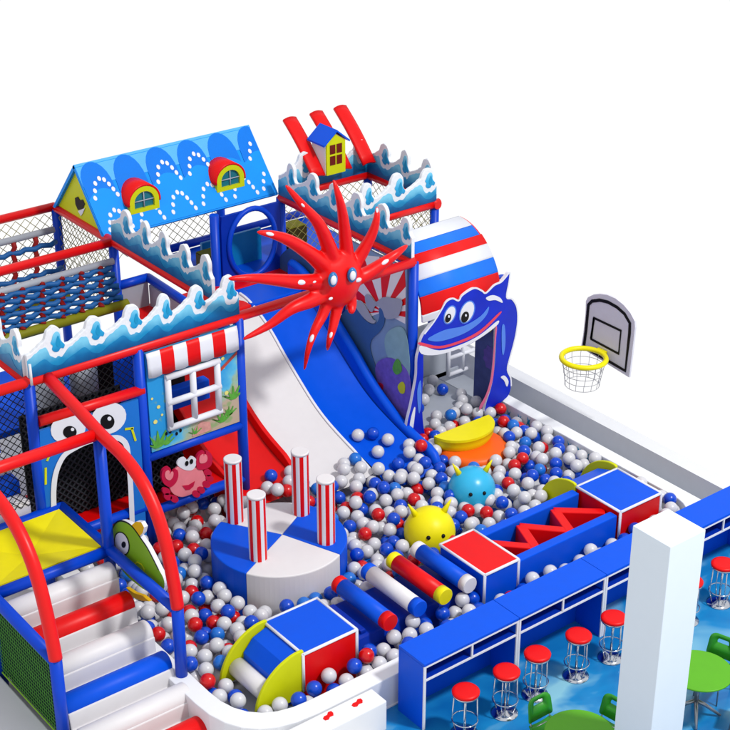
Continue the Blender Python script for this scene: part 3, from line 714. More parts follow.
for (ti, fr_, sc_) in ((0, .78, .045), (1, .5, .045), (3, .5, .07), (4, .84, .055), (4, .35, .08), (5, .28, .11), (5, .62, .045), (7, .62, .055), (8, .6, .045), (2, .9, .035), (6, .5, .04)):
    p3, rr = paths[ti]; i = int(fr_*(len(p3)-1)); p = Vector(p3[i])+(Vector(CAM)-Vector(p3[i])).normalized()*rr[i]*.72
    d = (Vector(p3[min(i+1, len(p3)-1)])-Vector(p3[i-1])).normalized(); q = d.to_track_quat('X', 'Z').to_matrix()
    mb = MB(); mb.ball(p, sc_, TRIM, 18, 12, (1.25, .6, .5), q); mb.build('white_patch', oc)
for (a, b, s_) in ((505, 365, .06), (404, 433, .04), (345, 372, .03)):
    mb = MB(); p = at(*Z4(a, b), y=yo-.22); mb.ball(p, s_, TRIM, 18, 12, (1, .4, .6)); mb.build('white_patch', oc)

# ------------------------------------------------------------------ whale mural on the tower side (plane x = 4.38)
wm = thing('whale_mural', 'side board with slate blue whale under red and white sun rays', 'mural', (4.4, 7, .6))
XM = 4.375
mb = MB(); mb.box((XM, 5.74, 0.45), (XM+.05, 7.42, 3.55), mat('pale_grey_blue_print', (120, 150, 186), .5, .2, var=.1, scale=3)); mb.build('board', wm)
fan_c = (383, 312)
mb = MB(); N_ = 15
for i in range(N_):
    a0 = math.radians(-200+i*15.2); a1 = math.radians(-200+(i+1)*15.2); R_ = 60
    q = [fan_c, (fan_c[0]+R_*math.cos(a0), fan_c[1]+R_*math.sin(a0)), (fan_c[0]+R_*math.cos(a1), fan_c[1]+R_*math.sin(a1))]
    P3 = [at(*c, x=XM-.002) for c in q]
    # clip ray ends into the board
    c0 = P3[0]
    def clip(p):
        d = p-c0; k = 1
        for lo, hi, ax in ((5.76, 7.40, 1), (.5, 3.53, 2)):
            if d[ax] > 0: k = min(k, (hi-c0[ax])/d[ax])
            elif d[ax] < 0: k = min(k, (lo-c0[ax])/d[ax])
        return c0+d*k
    mb.prism([c0, clip(P3[1]), clip(P3[2])], (-.003, 0, 0), RED if i % 2 else TRIM)
mb.build('sun_ray_print', wm)
def onx(pts, m, k, par, name, x=XM):
    mb = MB(); mb.prism([at(u, v, x=x-k) for u, v in crv2(pts, 4, True)], (-.008, 0, 0), m); return mb.build(name, par)
def Z6(a, b): return (230+a/3.84, 290+b/3.84)
onx([Z6(*q) for q in ((405, 190), (408, 140), (425, 100), (455, 70), (485, 60), (500, 80), (515, 110), (545, 130), (565, 125), (575, 100), (572, 75), (582, 66), (595, 90), (592, 130), (575, 160), (545, 190), (540, 230), (560, 300), (560, 360), (500, 330), (450, 260))], WHALE, .012, wm, 'whale_body')
onx([(278, 292), (276, 268), (284, 252), (297, 246), (312, 250), (324, 264), (332, 284), (345, 300), (335, 318), (300, 300)], WHALE, .03, wm, 'whale_back')
onx([Z6(*q) for q in ((480, 55), (500, 40), (520, 60), (548, 110), (560, 118), (552, 128), (530, 120), (505, 95))], GREYW, .022, wm, 'whale_belly')
onx([Z6(*q) for q in ((520, 20), (540, 22), (560, 45), (588, 28), (620, 30), (660, 40), (655, 80), (640, 105), (600, 110), (585, 75), (560, 60), (545, 85), (525, 60))], mat('tail_grey_print', (150, 158, 176), .45, .2), .024, wm, 'whale_tail')
onx([Z6(*q) for q in ((600, 170), (650, 140), (680, 180), (690, 330), (640, 300), (600, 240))], mat('seafoam_print', (130, 170, 180), .5, .2, var=.12), .012, wm, 'rock_print')
onx([Z6(*q) for q in ((560, 290), (620, 260), (690, 330), (690, 500), (640, 470), (580, 390))], PURP, .020, wm, 'coral_print')
onx([Z6(*q) for q in ((625, 300), (640, 265), (655, 280), (660, 310), (640, 325))], GW, .03, wm, 'weed_print')
onx([Z6(*q) for q in ((645, 370), (660, 352), (672, 365), (670, 395), (655, 395))], YELD, .03, wm, 'fish_print')
onx([Z6(*q) for q in ((560, 370), (572, 355), (588, 365), (585, 385), (568, 388))], MAG, .03, wm, 'fish_print')

# ------------------------------------------------------------------ striped hood, arch
hd = thing('striped_hood', 'curved hood with red, white and blue stripes over the dolphin arch', 'hood', (4.5, 6, 2.7))
HB = mat('bright_blue_stripe', (20, 110, 225), .42, .2)
cv = [(5.49, 2.60), (5.50, 2.70), (5.53, 2.90), (5.60, 3.09), (5.72, 3.28), (5.86, 3.44), (6.02, 3.57), (6.20, 3.67), (6.40, 3.73), (6.58, 3.745)]
cv = crv2([(q[0], q[1]+.04) for q in cv], 5)
def vrow(y, z):
    a, b = [(lambda d: (365+FPX*(d@_r)/(d@_f), 365+FPX*(d@_d)/(d@_f)))(np.array([x, y, z])-CAM) for x in (4.5, 6.2)]
    return a[1]+(b[1]-a[1])*(422-a[0])/(b[0]-a[0])
seq = [(322, TRIM), (314.5, RED), (296.5, HB), (280, TRIM), (264.5, RED), (253.5, HB), (240, TRIM)]
for i, (v0, m) in enumerate(seq):
    v1 = seq[i+1][0] if i+1 < len(seq) else -1e9
    pc = [p for p in cv if v1-.01 <= vrow(*p) <= (v0 if i else 1e9)]
    lo = [k for k in range(len(cv)) if vrow(*cv[k]) <= (v0 if i else 1e9)]; lo = lo[0]
    hi = [k for k in range(len(cv)) if vrow(*cv[k]) >= v1]; hi = hi[-1]
    if hi <= lo: hi = lo+1
    def cut(k, v):
        if k == 0: return cv[0]
        a, b = cv[k-1], cv[k]; va, vb = vrow(*a), vrow(*b); t = (va-v)/(va-vb); t = min(max(t, 0), 1); return (a[0]+(b[0]-a[0])*t, a[1]+(b[1]-a[1])*t)
    P_ = [cut(lo, v0)]+[cv[k] for k in range(lo, hi+1)]+([cut(hi+1, v1)] if hi+1 < len(cv) else [])
    mb = MB(); mb.sheet([[Vector((4.50, y, z)), Vector((6.22, y, z))] for y, z in P_], m); mb.build('stripe', hd, solid=.05)
HBX = 0
mb = MB(); mb.prism([(6.20, 5.53, 2.72)]+[(6.20, y, z-.02) for y, z in cv]+[(6.20, 6.58, 2.72)], (.06, 0, 0), RED); mb.build('end_board', hd)
da = thing('dolphin_arch', 'blue dolphin shaped archway board with smiling mouth and fin', 'archway', (5.3, 5.5, .2))
yd = 5.44
def Z5(a, b): return (390+a/3.65, 260+b/3.65)
outer_ = [(58, 640), (64, 590), (76, 540), (88, 480), (98, 420), (100, 360), (108, 325), (112, 300), (125, 270), (160, 225), (185, 185), (205, 152), (228, 140), (250, 148), (262, 130), (290, 110), (312, 102), (335, 112), (350, 120), (380, 92), (405, 80), (422, 62), (437, 46), (434, 80), (425, 135), (445, 142), (462, 170), (466, 215), (460, 265), (450, 310), (436, 360), (428, 400), (440, 430), (442, 460), (432, 495), (405, 520)]
inner_ = [(345, 555), (352, 520), (368, 470), (378, 420), (386, 330), (388, 235), (320, 292), (250, 325), (170, 347), (122, 347), (122, 420), (118, 500), (120, 580), (128, 640)]
mb = MB(); mb.prism([at(*Z5(*q), y=yd) for q in crv2(outer_, 4)+crv2(inner_[:6], 4)+crv2(inner_[5:10], 4)[1:]+crv2(inner_[10:], 4)], (0, .07, 0), mat('dolphin_blue_print', (0, 36, 186), .35, .25, var=.15, scale=3), TRIM); mb.build('board', da, bevel=.006)
mb = MB(); ribbon(mb, [at(*Z5(*q), y=yd) for q in crv2(outer_[8:-2], 4)], .030, TRIM, (0, -1, 0), .001); mb.build('white_outline', da)
LB = mat('dolphin_highlight_print', (70, 120, 214), .35, .35)
def ony(pts, m, k, name, closed=True):
    mb = MB(); mb.prism([at(*Z5(*q), y=yd-k) for q in crv2(pts, 4, True)], (0, -.005, 0), m); return mb.build(name, da)
ony([(112, 312), (180, 330), (260, 308), (330, 272), (392, 222), (388, 240), (320, 290), (250, 324), (170, 346), (114, 342)], TRIM, .003, 'belly_print')
ony([(110, 300), (180, 314), (260, 292), (330, 255), (398, 192), (400, 199), (332, 266), (262, 301), (180, 323), (110, 311)], mat('lip_pink_print', (214, 60, 84), .4, .3), .003, 'lip_print')
ony([(140, 285), (200, 255), (270, 240), (330, 205), (360, 170), (352, 200), (320, 235), (265, 270), (190, 295), (150, 295)], LB, .003, 'head_highlight')
ony([(350, 138), (375, 128), (402, 138), (410, 156), (385, 146), (360, 148)], TRIM, .003, 'white_glint')
ony([(408, 245), (418, 240), (421, 300), (414, 345), (408, 330)], LB, .003, 'side_highlight')
ony([(404, 428), (418, 422), (432, 442), (426, 462), (416, 440)], TRIM, .003, 'white_glint')
ony([(72, 600), (84, 548), (92, 540), (86, 600), (78, 635)], TRIM, .003, 'white_glint')
ony([(100, 470), (112, 440), (114, 520), (106, 560), (100, 520)], LB, .003, 'side_highlight')
ony([(390, 250), (382, 330), (376, 430), (352, 505), (330, 545), (326, 535), (350, 490), (368, 425), (378, 330), (384, 250)], mat('inner_rose_print', (196, 96, 130), .45, .2), .004, 'inner_edge')
for c, ru, rv, pc in (((218, 200), 4.6, 8.8, (212, 212)), ((281, 190), 6.0, 11.0, (274, 208))):
    mb = MB(); mb.prism(ell(Z5(*c), ru+1.1, rv+1.3, y=yd-.002, rot=.40), (0, -.004, 0), LB)
    mb.prism(ell(Z5(*c), ru, rv, y=yd-.008, rot=.40), (0, -.004, 0), TRIM); mb.prism(ell(Z5(*pc), ru*.6, rv*.52, y=yd-.014, rot=.35), (0, -.004, 0), BLACK)
    mb.prism(ell(Z5(pc[0]+3, pc[1]-6), .9, 1.3, y=yd-.02), (0, -.003, 0), TRIM); mb.build('eye', da)
# room behind the arch
rb = thing('arch_room', 'grey walled ball room with white framed window behind the dolphin arch', 'room', (5.4, 6.5, .1))
YW_ = 7.34; wa, wb = at(448, 352, y=YW_), at(474, 362, y=YW_); wzt = at(470, 334, y=YW_).z; wzb = at(455, 372, y=YW_).z
print('WIN', wa, wb, wzt, wzb)
wxa, wxb = wa.x, wb.x+.05
mb = MB(); mb.box((4.53, YW_, .3), (7.0, YW_+.05, wzb), GREYW); mb.box((4.53, YW_, wzb), (wxa, YW_+.05, wzt), GREYW); mb.box((4.53, YW_, wzt), (6.4, YW_+.05, wzt+.5), GREYW); mb.build('wall', rb)
mb = MB()
for x in (wxa, (wxa+wxb)/2, wxb): mb.tube([(x, YW_-.02, wzb), (x, YW_-.02, wzt)], .04, TRIM, n=10)
for z in (wzb, (wzb+wzt)/2, wzt): mb.tube([(wxa, YW_-.02, z), (wxb, YW_-.02, z)], .04, TRIM, n=10)
mb.build('window_frame', rb)
mb = MB(); mb.box((6.42, 5.62, .3), (6.47, 6.26, 2.7), mat('dark_sea_print', (84, 96, 160), .5, .2, var=.3, scale=4)); mb.build('side_board', rb)
for (yy, zz, m, s_) in ((5.90, 1.85, YELD, .08), (5.86, 1.25, PURP, .18), (5.98, 2.2, GW, .1)):
    mb = MB(); mb.prism([(6.418, yy+s_*math.cos(t*.4)*(1 if t % 2 else .8), zz+s_*1.4*math.sin(t*.4)*(1 if t % 2 else .85)) for t in range(16)], (-.004, 0, 0), m); mb.build('sea_print', rb)
mb = MB(); mb.box((4.53, 5.62, .02), (6.3, 7.3, .36), GREYW); mb.build('floor_mat', rb)

# scoop seat
sc = thing('scoop_seat', 'yellow half bowl seat on an orange disc in the balls by the dolphin arch', 'seat', (5.0, 5.0, .3))
mb = MB(); c0 = at(462, 436, z=.50)
rows = []
for i in range(9):
    a = math.pi/2*i/8
    rows.append([Vector((c0.x+.62*math.cos(t)*math.cos(a)*1.0, c0.y+.02+.50*math.sin(t)*math.cos(a), .66-.44*math.sin(a))) for t in [math.pi+math.pi*j/20 for j in range(21)]])
mb.sheet(rows, YEL)
mb.prism([rows[0][j]+Vector((0, 0, .0)) for j in range(21)], (0, 0, .045), YEL)
mb.build('bowl', sc)
mb = MB(); c1 = at(472, 446, z=.40); mb.tube([(c1.x, c1.y, .2), (c1.x, c1.y, .40), (c1.x, c1.y, .46)], [.62, .62, .54], ORANGE, n=36); mb.build('disc_base', sc)

# ------------------------------------------------------------------ drum with striped columns
dr = thing('drum_island', 'round blue and white padded drum with four striped columns standing on it', 'padded drum', (.42, 3.9, 0))
DX, DY, DR, DZ = .42, 3.86, 1.02, .86
quad = [(0, BLUE), (1, WHITE), (2, BLUE), (3, WHITE)]
a0 = math.radians(50)
for k in range(4):
    base = math.radians((200, 262, 20, 82)[k]); span = math.radians((62, 118, 62, 118)[k])
    # wedge angles: blue left, white front, blue right, white back
    mb = MB(); pts = [(DX+.10, DY+.06)]
    st_, en = [(115, 207), (207, 297), (297, 390), (30, 115)][k]
    pts += [(DX+DR*math.cos(math.radians(st_+(en-st_)*i/22)), DY+DR*math.sin(math.radians(st_+(en-st_)*i/22))) for i in range(23)]
    mb.prism([(x, y, .02) for x, y in pts], (0, 0, DZ-.02), BLUE if k % 2 == 0 else WHITE); mb.build('wedge', dr, bevel=.018)
for (x, y) in ((.18, 4.68), (-.115, 3.62), (1.10, 4.24), (.93, 3.36)):
    n = 14; R_ = .135; col = MB(); z1 = 1.93
    for i in range(n):
        a, b = 2*math.pi*i/n, 2*math.pi*(i+1)/n; mm = (a+b)/2
        p = [(x+R_*math.cos(t), y+R_*math.sin(t)) for t in (a, mm, b)]
        vs = [(q[0], q[1], z) for z in (DZ, z1) for q in p]
        col.add(vs, [(0, 1, 4, 3), (1, 2, 5, 4)], (RED if i % 2 else TRIM), True)
    co = col.build('striped_column', dr)
    mb = MB(); mb.tube([(x, y, z1-.02), (x, y, z1+.012), (x, y, z1+.02)], [R_+.003, R_+.003, R_-.01], WHITE, n=28); mb.build('cap', co)

# ------------------------------------------------------------------ soft blocks
def trim_edges(x0, x1, y0, y1, z, parent, zlow):
    mb = MB(); w = .022
    for a, b in (((x0, y0, z), (x1, y0, z)), ((x1, y0, z), (x1, y1, z)), ((x1, y1, z), (x0, y1, z)), ((x0, y1, z), (x0, y0, z)), ((x0, y0, z), (x0, y0, zlow)), ((x1, y0, z), (x1, y0, zlow))):
        mb.tube([a, b], w, TRIM, n=8)
    mb.build('piping', parent)
# near block
nb = thing('slope_block', 'blue topped red sided block with yellow finned slope near the pit corner', 'soft block', (-.5, 1.8, 0))
bx0, bx1, by0, by1, bz = -.98, -.08, 1.30, 2.22, .90
mb = MB(); mb.box((bx0, by0, .02), (bx1, by1, bz-.02), RED); mb.build('body', nb, bevel=.03)
mb = MB(); mb.box((bx0+.012, by0+.012, bz-.025), (bx1-.012, by1-.012, bz+.006), BLUE); mb.build('top_pad', nb, bevel=.01)
trim_edges(bx0, bx1, by0, by1, bz, nb, .3)
mb = MB(); mb.prism([(bx0-.002, by0+.07, .88), (bx0-.24, by0+.07, .80), (bx0-.40, by0+.07, .62), (bx0-.42, by0+.07, .1), (bx0-.002, by0+.07, .1)], (0, by1-by0-.14, 0), BLUE); mb.build('slope', nb, bevel=.02)
mb = MB(); mb.tube([(bx0-.50, by0+.07, .42), (bx0-.50, by1-.07, .42)], .14, WHITE, n=18); mb.build('step_roll', nb)
def fin(y, par, x_at, sgn, name='side_fin'):
    pts = [(0, .95)]+crv2([(-.05, .955), (-.20, .94), (-.42, .85), (-.62, .68), (-.75, .45), (-.80, .2)], 5)+[(0, .2)]
    mb = MB(); mb.prism([(x_at+sgn*(-a), y, z) for a, z in pts] if sgn < 0 else [(x_at+a, y, z) for a, z in pts], (0, .05, 0), YELD); mb.build(name, par, bevel=.012)
fin(by0+.01, nb, bx0+.02, 1); fin(by1-.06, nb, bx0+.02, 1)
# bridge: red box, trough, blue box
bg = thing('zigzag_bridge', 'blue trough bridge with red zigzag beams between a red and a blue topped box', 'soft play bridge', (3.5, 1.7, 0))
def boxpart(x0, x1, y0, y1, z, mside, mtop, name):
    mb = MB(); mb.box((x0, y0, .02), (x1, y1, z-.02), mside); b = mb.build(name, bg, bevel=.025)
    mb = MB(); mb.box((x0+.012, y0+.012, z-.025), (x1-.012, y1-.012, z+.006), mtop); mb.build('top_pad', b, bevel=.008)
    trim_edges(x0, x1, y0, y1, z, b, .3)
boxpart(2.16, 2.82, 1.20, 2.20, .90, BLUE, RED, 'red_topped_box'); boxpart(4.93, 5.84, 1.19, 2.14, .90, RED, BLUE, 'blue_topped_box')
mb = MB(); mb.box((2.85, 1.22, .02), (4.90, 1.38, .84), BLUE); mb.build('trough_wall', bg, bevel=.02)
mb = MB(); mb.box((2.85, 2.04, .02), (4.90, 2.20, .84), BLUE); mb.build('trough_wall', bg, bevel=.02)
mb = MB(); mb.box((2.85, 1.38, .02), (4.90, 2.04, .45), DBLUE); mb.build('trough_floor', bg)
zz = [(2.98, 2.00), (3.30, 1.44), (3.62, 2.00), (4.02, 1.44), (4.34, 2.00), (4.86, 1.42)]
zz2 = [(2.90, 1.95), (3.38, 1.44), (3.60, 1.98), (4.10, 1.44), (4.32, 1.98), (4.88, 1.50)]
mb = MB()
for (a, b) in zip(zz2, zz2[1:]):
    a, b = Vector((*a, 0)), Vector((*b, 0)); d = (b-a).normalized(); s_ = Vector((-d.y, d.x, 0))*.075
    k = zz2.index((round(a.x, 2), round(a.y, 2))) if (round(a.x, 2), round(a.y, 2)) in zz2 else 0
    zt = .78+.003*k
    mb.prism([(p.x, p.y, .44) for p in (a-s_-d*.03, a+s_-d*.03, b+s_+d*.03, b-s_+d*.03)], (0, 0, zt-.44), RED)
mb.build('zigzag_beam', bg, bevel=.015)
mb = MB(); mb.prism([(4.98, 2.16, .88), (4.98, 2.5, .76), (4.98, 2.85, .45), (4.98, 2.9, .1), (4.98, 2.16, .1)], (.82, 0, 0), BLUE); mb.build('back_slope', bg, bevel=.02)
for x in (4.90, 5.82):
    mb = MB(); mb.prism([(x, 2.15+a, z) for a, z in [(0, .94)]+crv2([(.05, .955), (.20, .94), (.42, .85), (.62, .68), (.75, .45), (.80, .2)], 5)+[(0, .2)]], (.05, 0, 0), YELD); mb.build('side_fin', bg, bevel=.012)
# rollers
rl = thing('roller_bed', 'blue bed of four padded rollers between the near block and the bridge', 'roller bed', (1.2, 1.9, 0))
mb = MB(); mb.prism([(.0, 2.35, .56), (.0, 1.50, .56), (.0, 1.44, .40), (.0, 1.44, .02), (.0, 2.35, .02)], (2.13, 0, 0), DBLUE)
mb.build('bed', rl, bevel=.03)
mb = MB(); mb.box((.02, 1.205, .30), (.36, 2.3, .34), WHITE)
for x, mbody, mend in ((.49, BLUE, RED), (1.02, WHITE, BLUE), (1.49, RED, YEL), (1.95, BLUE, WHITE)):
    r = .128; mb = MB(); mb.tube([(x, 1.40, .77), (x, 2.36, .77)], r, mbody, n=26)
    ro = mb.build('roller', rl)
    for y0, y1 in ((1.27, 1.40), (2.36, 2.49)):
        mb = MB(); mb.tube([(x, y0, .77), (x, y0+.012, .77), (x, y1-.002, .77)] if y0 < 2 else [(x, y0+.002, .77), (x, y1-.012, .77), (x, y1, .77)], [r*.94, r*1.01, r*1.01] if y0 < 2 else [r*1.01, r*1.01, r*.94], mend, n=26); mb.build('end_cap', ro)
for x in (.22, .76, 1.26, 1.73):
    mb = MB(); mb.box((x-.05, 1.54, .55), (x+.05, 2.3, .62), DBLUE); mb.build('spacer', rl, bevel=.02)

# ball creatures
def creature(c, r, m, label, tilt):
    t = thing('horned_ball', label, 'ball creature', (c.x, c.y, c.z-r), 'horned ball creatures in the pit')
    mb = MB(); mb.ball(c, r, m, 36, 22); mb.build('body', t)
    fw = Vector((CAM[0]-c.x, CAM[1]-c.y, 0)).normalized(); fw = (fw+Vector((.25, -.1, 0))).normalized(); sd = Vector((-fw.y, fw.x, 0)); up = Vector((0, 0, 1))
    for s_ in (-1, 1):
        d = (up*.86+sd*s_*.62-fw*.05).normalized()
        mb = MB(); base = c+d*r*.9; tip = c+(d*1.0+up*.18+sd*s_*.06)*r*1.32
        mb.tube([base, base.lerp(tip, .5), tip], [r*.15, r*.085, r*.02], MATS['yellow_vinyl'], n=12); mb.build('horn', t)
        de = (fw*.86+sd*s_*.28+up*.30).normalized(); mb = MB(); mb.ball(c+de*r*.985, r*.085, BLACK, 12, 8); mb.build('eye', t)
creature(Vector((2.66, 3.02, .52)), .40, YEL, 'yellow half sunk ball creature with two horns beside the red topped box', 0)
creature(Vector((4.02, 3.58, .50)), .385, CYAN, 'sky blue half sunk ball creature with two yellow horns', 0)

# ------------------------------------------------------------------ stairs
ss = thing('roller_stairs', 'stairway of padded rolls in white, red and blue going up to the yellow deck', 'stairs', (-3.1, 3, 0))
SX0, SX1 = -3.88, -2.34
mb = MB(); mb.prism([(SX0, 4.2, 1.42), (SX0, 4.2, .02), (SX0, 1.35, .02), (SX0, 1.35, -.02), (SX0, 1.5, .02)], (SX1-SX0, 0, 0), WHITE)
steps = [(4.02, 1.30), (3.58, 1.06), (3.12, .83), (2.66, .59), (2.18, .36), (1.72, .13)]
o = []
for i, (y, z) in enumerate(steps): o += [(y+.22, z+.02), (y-.22, z+.02)] if i else [(4.2, z+.02), (y-.22, z+.02)]
mb = MB(); mb.prism([(SX0, y, z) for y, z in o]+[(SX0, 1.5, -.1), (SX0, 4.2, -.1)], (SX1-SX0+.04, 0, 0), WHITE); mb.build('stepped_base', ss, bevel=.015)
names = [WHITE, RED, WHITE, BLUE, WHITE, RED]
for (y, z), m in zip(steps, names):
    mb = MB(); r = .165
    mb.tube([(SX0+.0, y-.04, z+.02), (SX0+.02, y-.04, z+.02), (SX1+.02, y-.04, z+.02), (SX1+.04, y-.04, z+.02)], [r-.02, r, r, r-.02], m, n=26); mb.build('roll', ss)
# stair frame
sfm = thing('stair_frame', 'blue post frame with two curved red handrail arches over the roller stairs', 'handrail frame', (-3.1, 3.3, 0))
XL, XR = -4.0, -2.22
def sp(pts, m, name, r=.083): MB().tube(pts, r, m, n=16).build(name, sfm)
for x in (XL, XR):
    sp([(x, 2.38, .3 if x < -3 else .42), (x, 2.38, 1.62)], BPIPE, 'post'); sp([(x, 4.2, .05), (x, 4.2, 3.36)], BPIPE, 'post')
    sp([(x, 2.40, 1.56), (x, 5.60, 1.56)], BPIPE, 'rail')
    ap = [Vector((x, y, z)) for y, z in ((2.37, 1.60), (2.42, 1.9), (2.50, 2.25), (2.62, 2.62), (2.82, 2.95), (3.12, 3.20), (3.55, 3.36), (4.1, 3.42), (4.8, 3.55), (5.6, 3.68))]
    sp(crv(ap, 36), RPIPE, 'handrail_arch', .088)
sp([(XL, 4.2, 1.53), (XR, 4.2, 1.53)], BPIPE, 'rail'); sp([(-5.5, 4.2, 3.40), (XR, 4.2, 3.40)], RPIPE, 'rail'); sp([(XL, 5.58, 1.56), (XR, 5.58, 1.56)], BPIPE, 'rail')
mb = MB()
dz = 1.60
mb.add([(XL+.08, 4.27, dz), (XR-.08, 4.27, dz), (XR-.08, 5.52, dz), (XL+.08, 5.52, dz), (-3.1, 4.9, dz-.16), (-3.1, 4.9, dz-.3), (XL+.08, 4.27, dz-.2), (XR-.08, 4.27, dz-.2), (XR-.08, 5.52, dz-.2), (XL+.08, 5.52, dz-.2)],
       [(0, 1, 4), (1, 2, 4), (2, 3, 4), (3, 0, 4), (0, 6, 7, 1), (1, 7, 8, 2), (2, 8, 9, 3), (3, 9, 6, 0), (6, 9, 8, 7)], YEL); mb.build('yellow_deck', sfm)
mb = MB(); net(mb, (XL-.02, 2.45, .32), (0, 1.75, 0), (0, 0, 1.2), 1, 1, .01, GRN, False)
k = 26
for i in range(k):
    y0 = 2.46+1.68*i/k; zt = 1.50
    mb.tube([(XL-.02, y0, .31), (XL-.02, y0, zt)], .0035, GW, n=4, caps=False)
for i in range(20): mb.tube([(XL-.02, 2.46, .34+i*.06), (XL-.02, 4.15, .34+i*.06)], .0035, GW, n=4, caps=False)
mb.box((XL+.01, 2.46, .31), (XL+.03, 4.12, 1.48), mat('dark_green_mesh_cloth', (14, 34, 34), .7, .1)); mb.build('side_net', sfm, weld=False)
mb = MB()
for y, z, m in ((5.85, 1.78, WHITE), (6.15, 1.98, BLUE), (6.42, 2.2, WHITE), (6.7, 2.42, BLUE), (6.95, 2.65, WHITE)):
    mb.box((-5.5, y-.14, z-.3), (-2.62, y+.16, z), m)
tag(mb.build('padded_steps', bevel=.05), 'blue and white padded steps behind the yellow deck at far left', 'steps')
# green fish
gf = thing('fish_board', 'lime green fish cut out with one round eye clipped to the stair rail', 'fish board', (-2.1, 3.6, 1.2))
XF = -2.10
def Z7(a, b): return (100+a/7.3, 500+b/7.3)
fo_raw = [(84, 290), (83, 240), (92, 205), (112, 172), (145, 152), (185, 158), (225, 182), (262, 225), (300, 280), (345, 345), (390, 430), (430, 510), (462, 570), (470, 630), (440, 690), (390, 680), (330, 660), (260, 610), (190, 550), (140, 480), (100, 400), (86, 340)]
fo = crv2(fo_raw, 3, True)
mb = MB(); mb.prism([at(*Z7(*q), x=XF) for q in fo], (.07, 0, 0), GRN, TRIM); mb.build('body', gf, bevel=.006)
mb = MB(); ribbon(mb, [at(*Z7(*q), x=XF) for q in fo[-9:]+fo[:34]], .022, BLACK, (-1, 0, 0), .002); mb.build('outline', gf)
mb = MB(); mb.prism([at(*Z7(*q), x=XF-.002) for q in ((228, 186), (262, 158), (300, 162), (322, 200), (312, 240), (286, 268), (262, 232))], (.06, 0, 0), mat('golden_yellow_print', (226, 178, 10), .45, .2), TRIM); mb.build('crest_fin', gf)
mb = MB(); mb.prism(ell(Z7(160, 318), 7.4, 12.2, x=XF-.003, rot=-.25), (-.004, 0, 0), BLACK); mb.prism(ell(Z7(160, 318), 6.4, 11.1, x=XF-.009, rot=-.25), (-.004, 0, 0), TRIM)
mb.prism(ell(Z7(173, 326), 2.1, 3.2, x=XF-.015), (-.003, 0, 0), BLACK); mb.build('eye', gf)
mb = MB(); ribbon(mb, [at(*Z7(*q), x=XF) for q in ((250, 470), (275, 452), (305, 468), (325, 505), (322, 545))], .018, YELD, (-1, 0, 0), .003); mb.build('cheek_line', gf)
mb = MB(); mb.prism([at(*Z7(*q), x=XF) for q in ((190, 640), (250, 680), (310, 700), (360, 740), (300, 735), (240, 712))], (.05, 0, 0), MATS['golden_yellow_print']); mb.build('belly_fin', gf)

# ------------------------------------------------------------------ bar counter: four cabinets in a row
def counter(x0, x1, label, left_end=False):
    t = thing('bar_counter', label, 'counter', (x0, .25, 0), 'blue bar counter cabinets in a row')
    D0, D1 = -.03, .50
    a, b = x0+.003, x1-.003
    mb = MB(); mb.box((a, D0, 1.035), (b, D1, 1.08), BLUE); mb.build('top', t, bevel=.006)
    mb = MB(); mb.box((a, D1-.03, .0), (b, D1-.003, 1.034), BLUE); mb.build('back_panel', t)
    for xx, nm in ((a, 'side_panel'), (b-.035, 'side_panel')):
        mb = MB(); mb.box((xx, D0+.02, 0), (xx+.035, D1-.032, 1.034), BLUE); mb.build(nm, t)
    mb = MB(); mb.box((a+.036, D0+.02, .79), (b-.036, D1-.032, .82), DBLUE); mb.build('shelf', t)
    xm = (a+b)/2
    mb = MB(); mb.box((xm-.015, D0+.02, .821), (xm+.015, D1-.032, 1.034), DBLUE); mb.build('divider', t)
    mb = MB(); y0, y1 = D0-.002, D0+.018
    mb.box((a, y0, .0), (a+.036, y1, 1.03), TRIM); mb.box((b-.036, y0, 0), (b, y1, 1.03), TRIM)
    mb.box((a+.037, y0, 1.008), (b-.037, y1, 1.032), TRIM); mb.box((a+.037, y0, .79), (b-.037, y1, .815), TRIM); mb.box((xm-.014, y0, .816), (xm+.014, y1, 1.007), TRIM)
    mb.build('edge_band', t)
    return t
counter(0, 1.68, 'blue bar counter cabinet at the left end of the row, beside the entry step')
counter(1.68, 3.36, 'second blue bar counter cabinet from the left, above the fourth visible red stool')
counter(3.36, 5.04, 'blue bar counter cabinet mostly hidden by the white pillar')
counter(5.04, 6.72, 'blue bar counter cabinet cut off by the right picture edge')

# ------------------------------------------------------------------ bar stools
def make_stool():
    t = thing('bar_stool', '', 'stool', (0, 0, 0), 'red topped chrome bar stools along the counter')
    mb = MB(); mb.tube([(0, 0, .665), (0, 0, .672), (0, 0, .70), (0, 0, .715), (0, 0, .722)], [.165, .182, .185, .172, .14], RED, n=30); mb.build('seat', t)
    mb = MB(); mb.tube([(0, 0, .645), (0, 0, .668)], .178, CHROME, n=30); mb.build('seat_ring', t)
    for k in range(4):
        a = math.pi/4+k*math.pi/2; mb = MB()
        mb.tube([(.15*math.cos(a), .15*math.sin(a), .65), (.17*math.cos(a), .17*math.sin(a), .22), (.12*math.cos(a), .12*math.sin(a), .05)], .0095, CHROME, n=8); mb.build('leg', t)
    mb = MB(); mb.tube([(.172*math.cos(i*math.pi/14), .172*math.sin(i*math.pi/14), .24) for i in range(28)], .009, CHROME, n=8, closed=True); mb.build('foot_ring', t)
    mb = MB(); mb.tube([(0, 0, .03), (0, 0, .66)], .018, CHROME, n=12); mb.build('column', t)
    mb = MB(); mb.tube([(0, 0, .004), (0, 0, .015), (0, 0, .03), (0, 0, .06)], [.185, .185, .12, .03], CHROME, n=30); mb.build('base', t)
    return t
stool = make_stool()
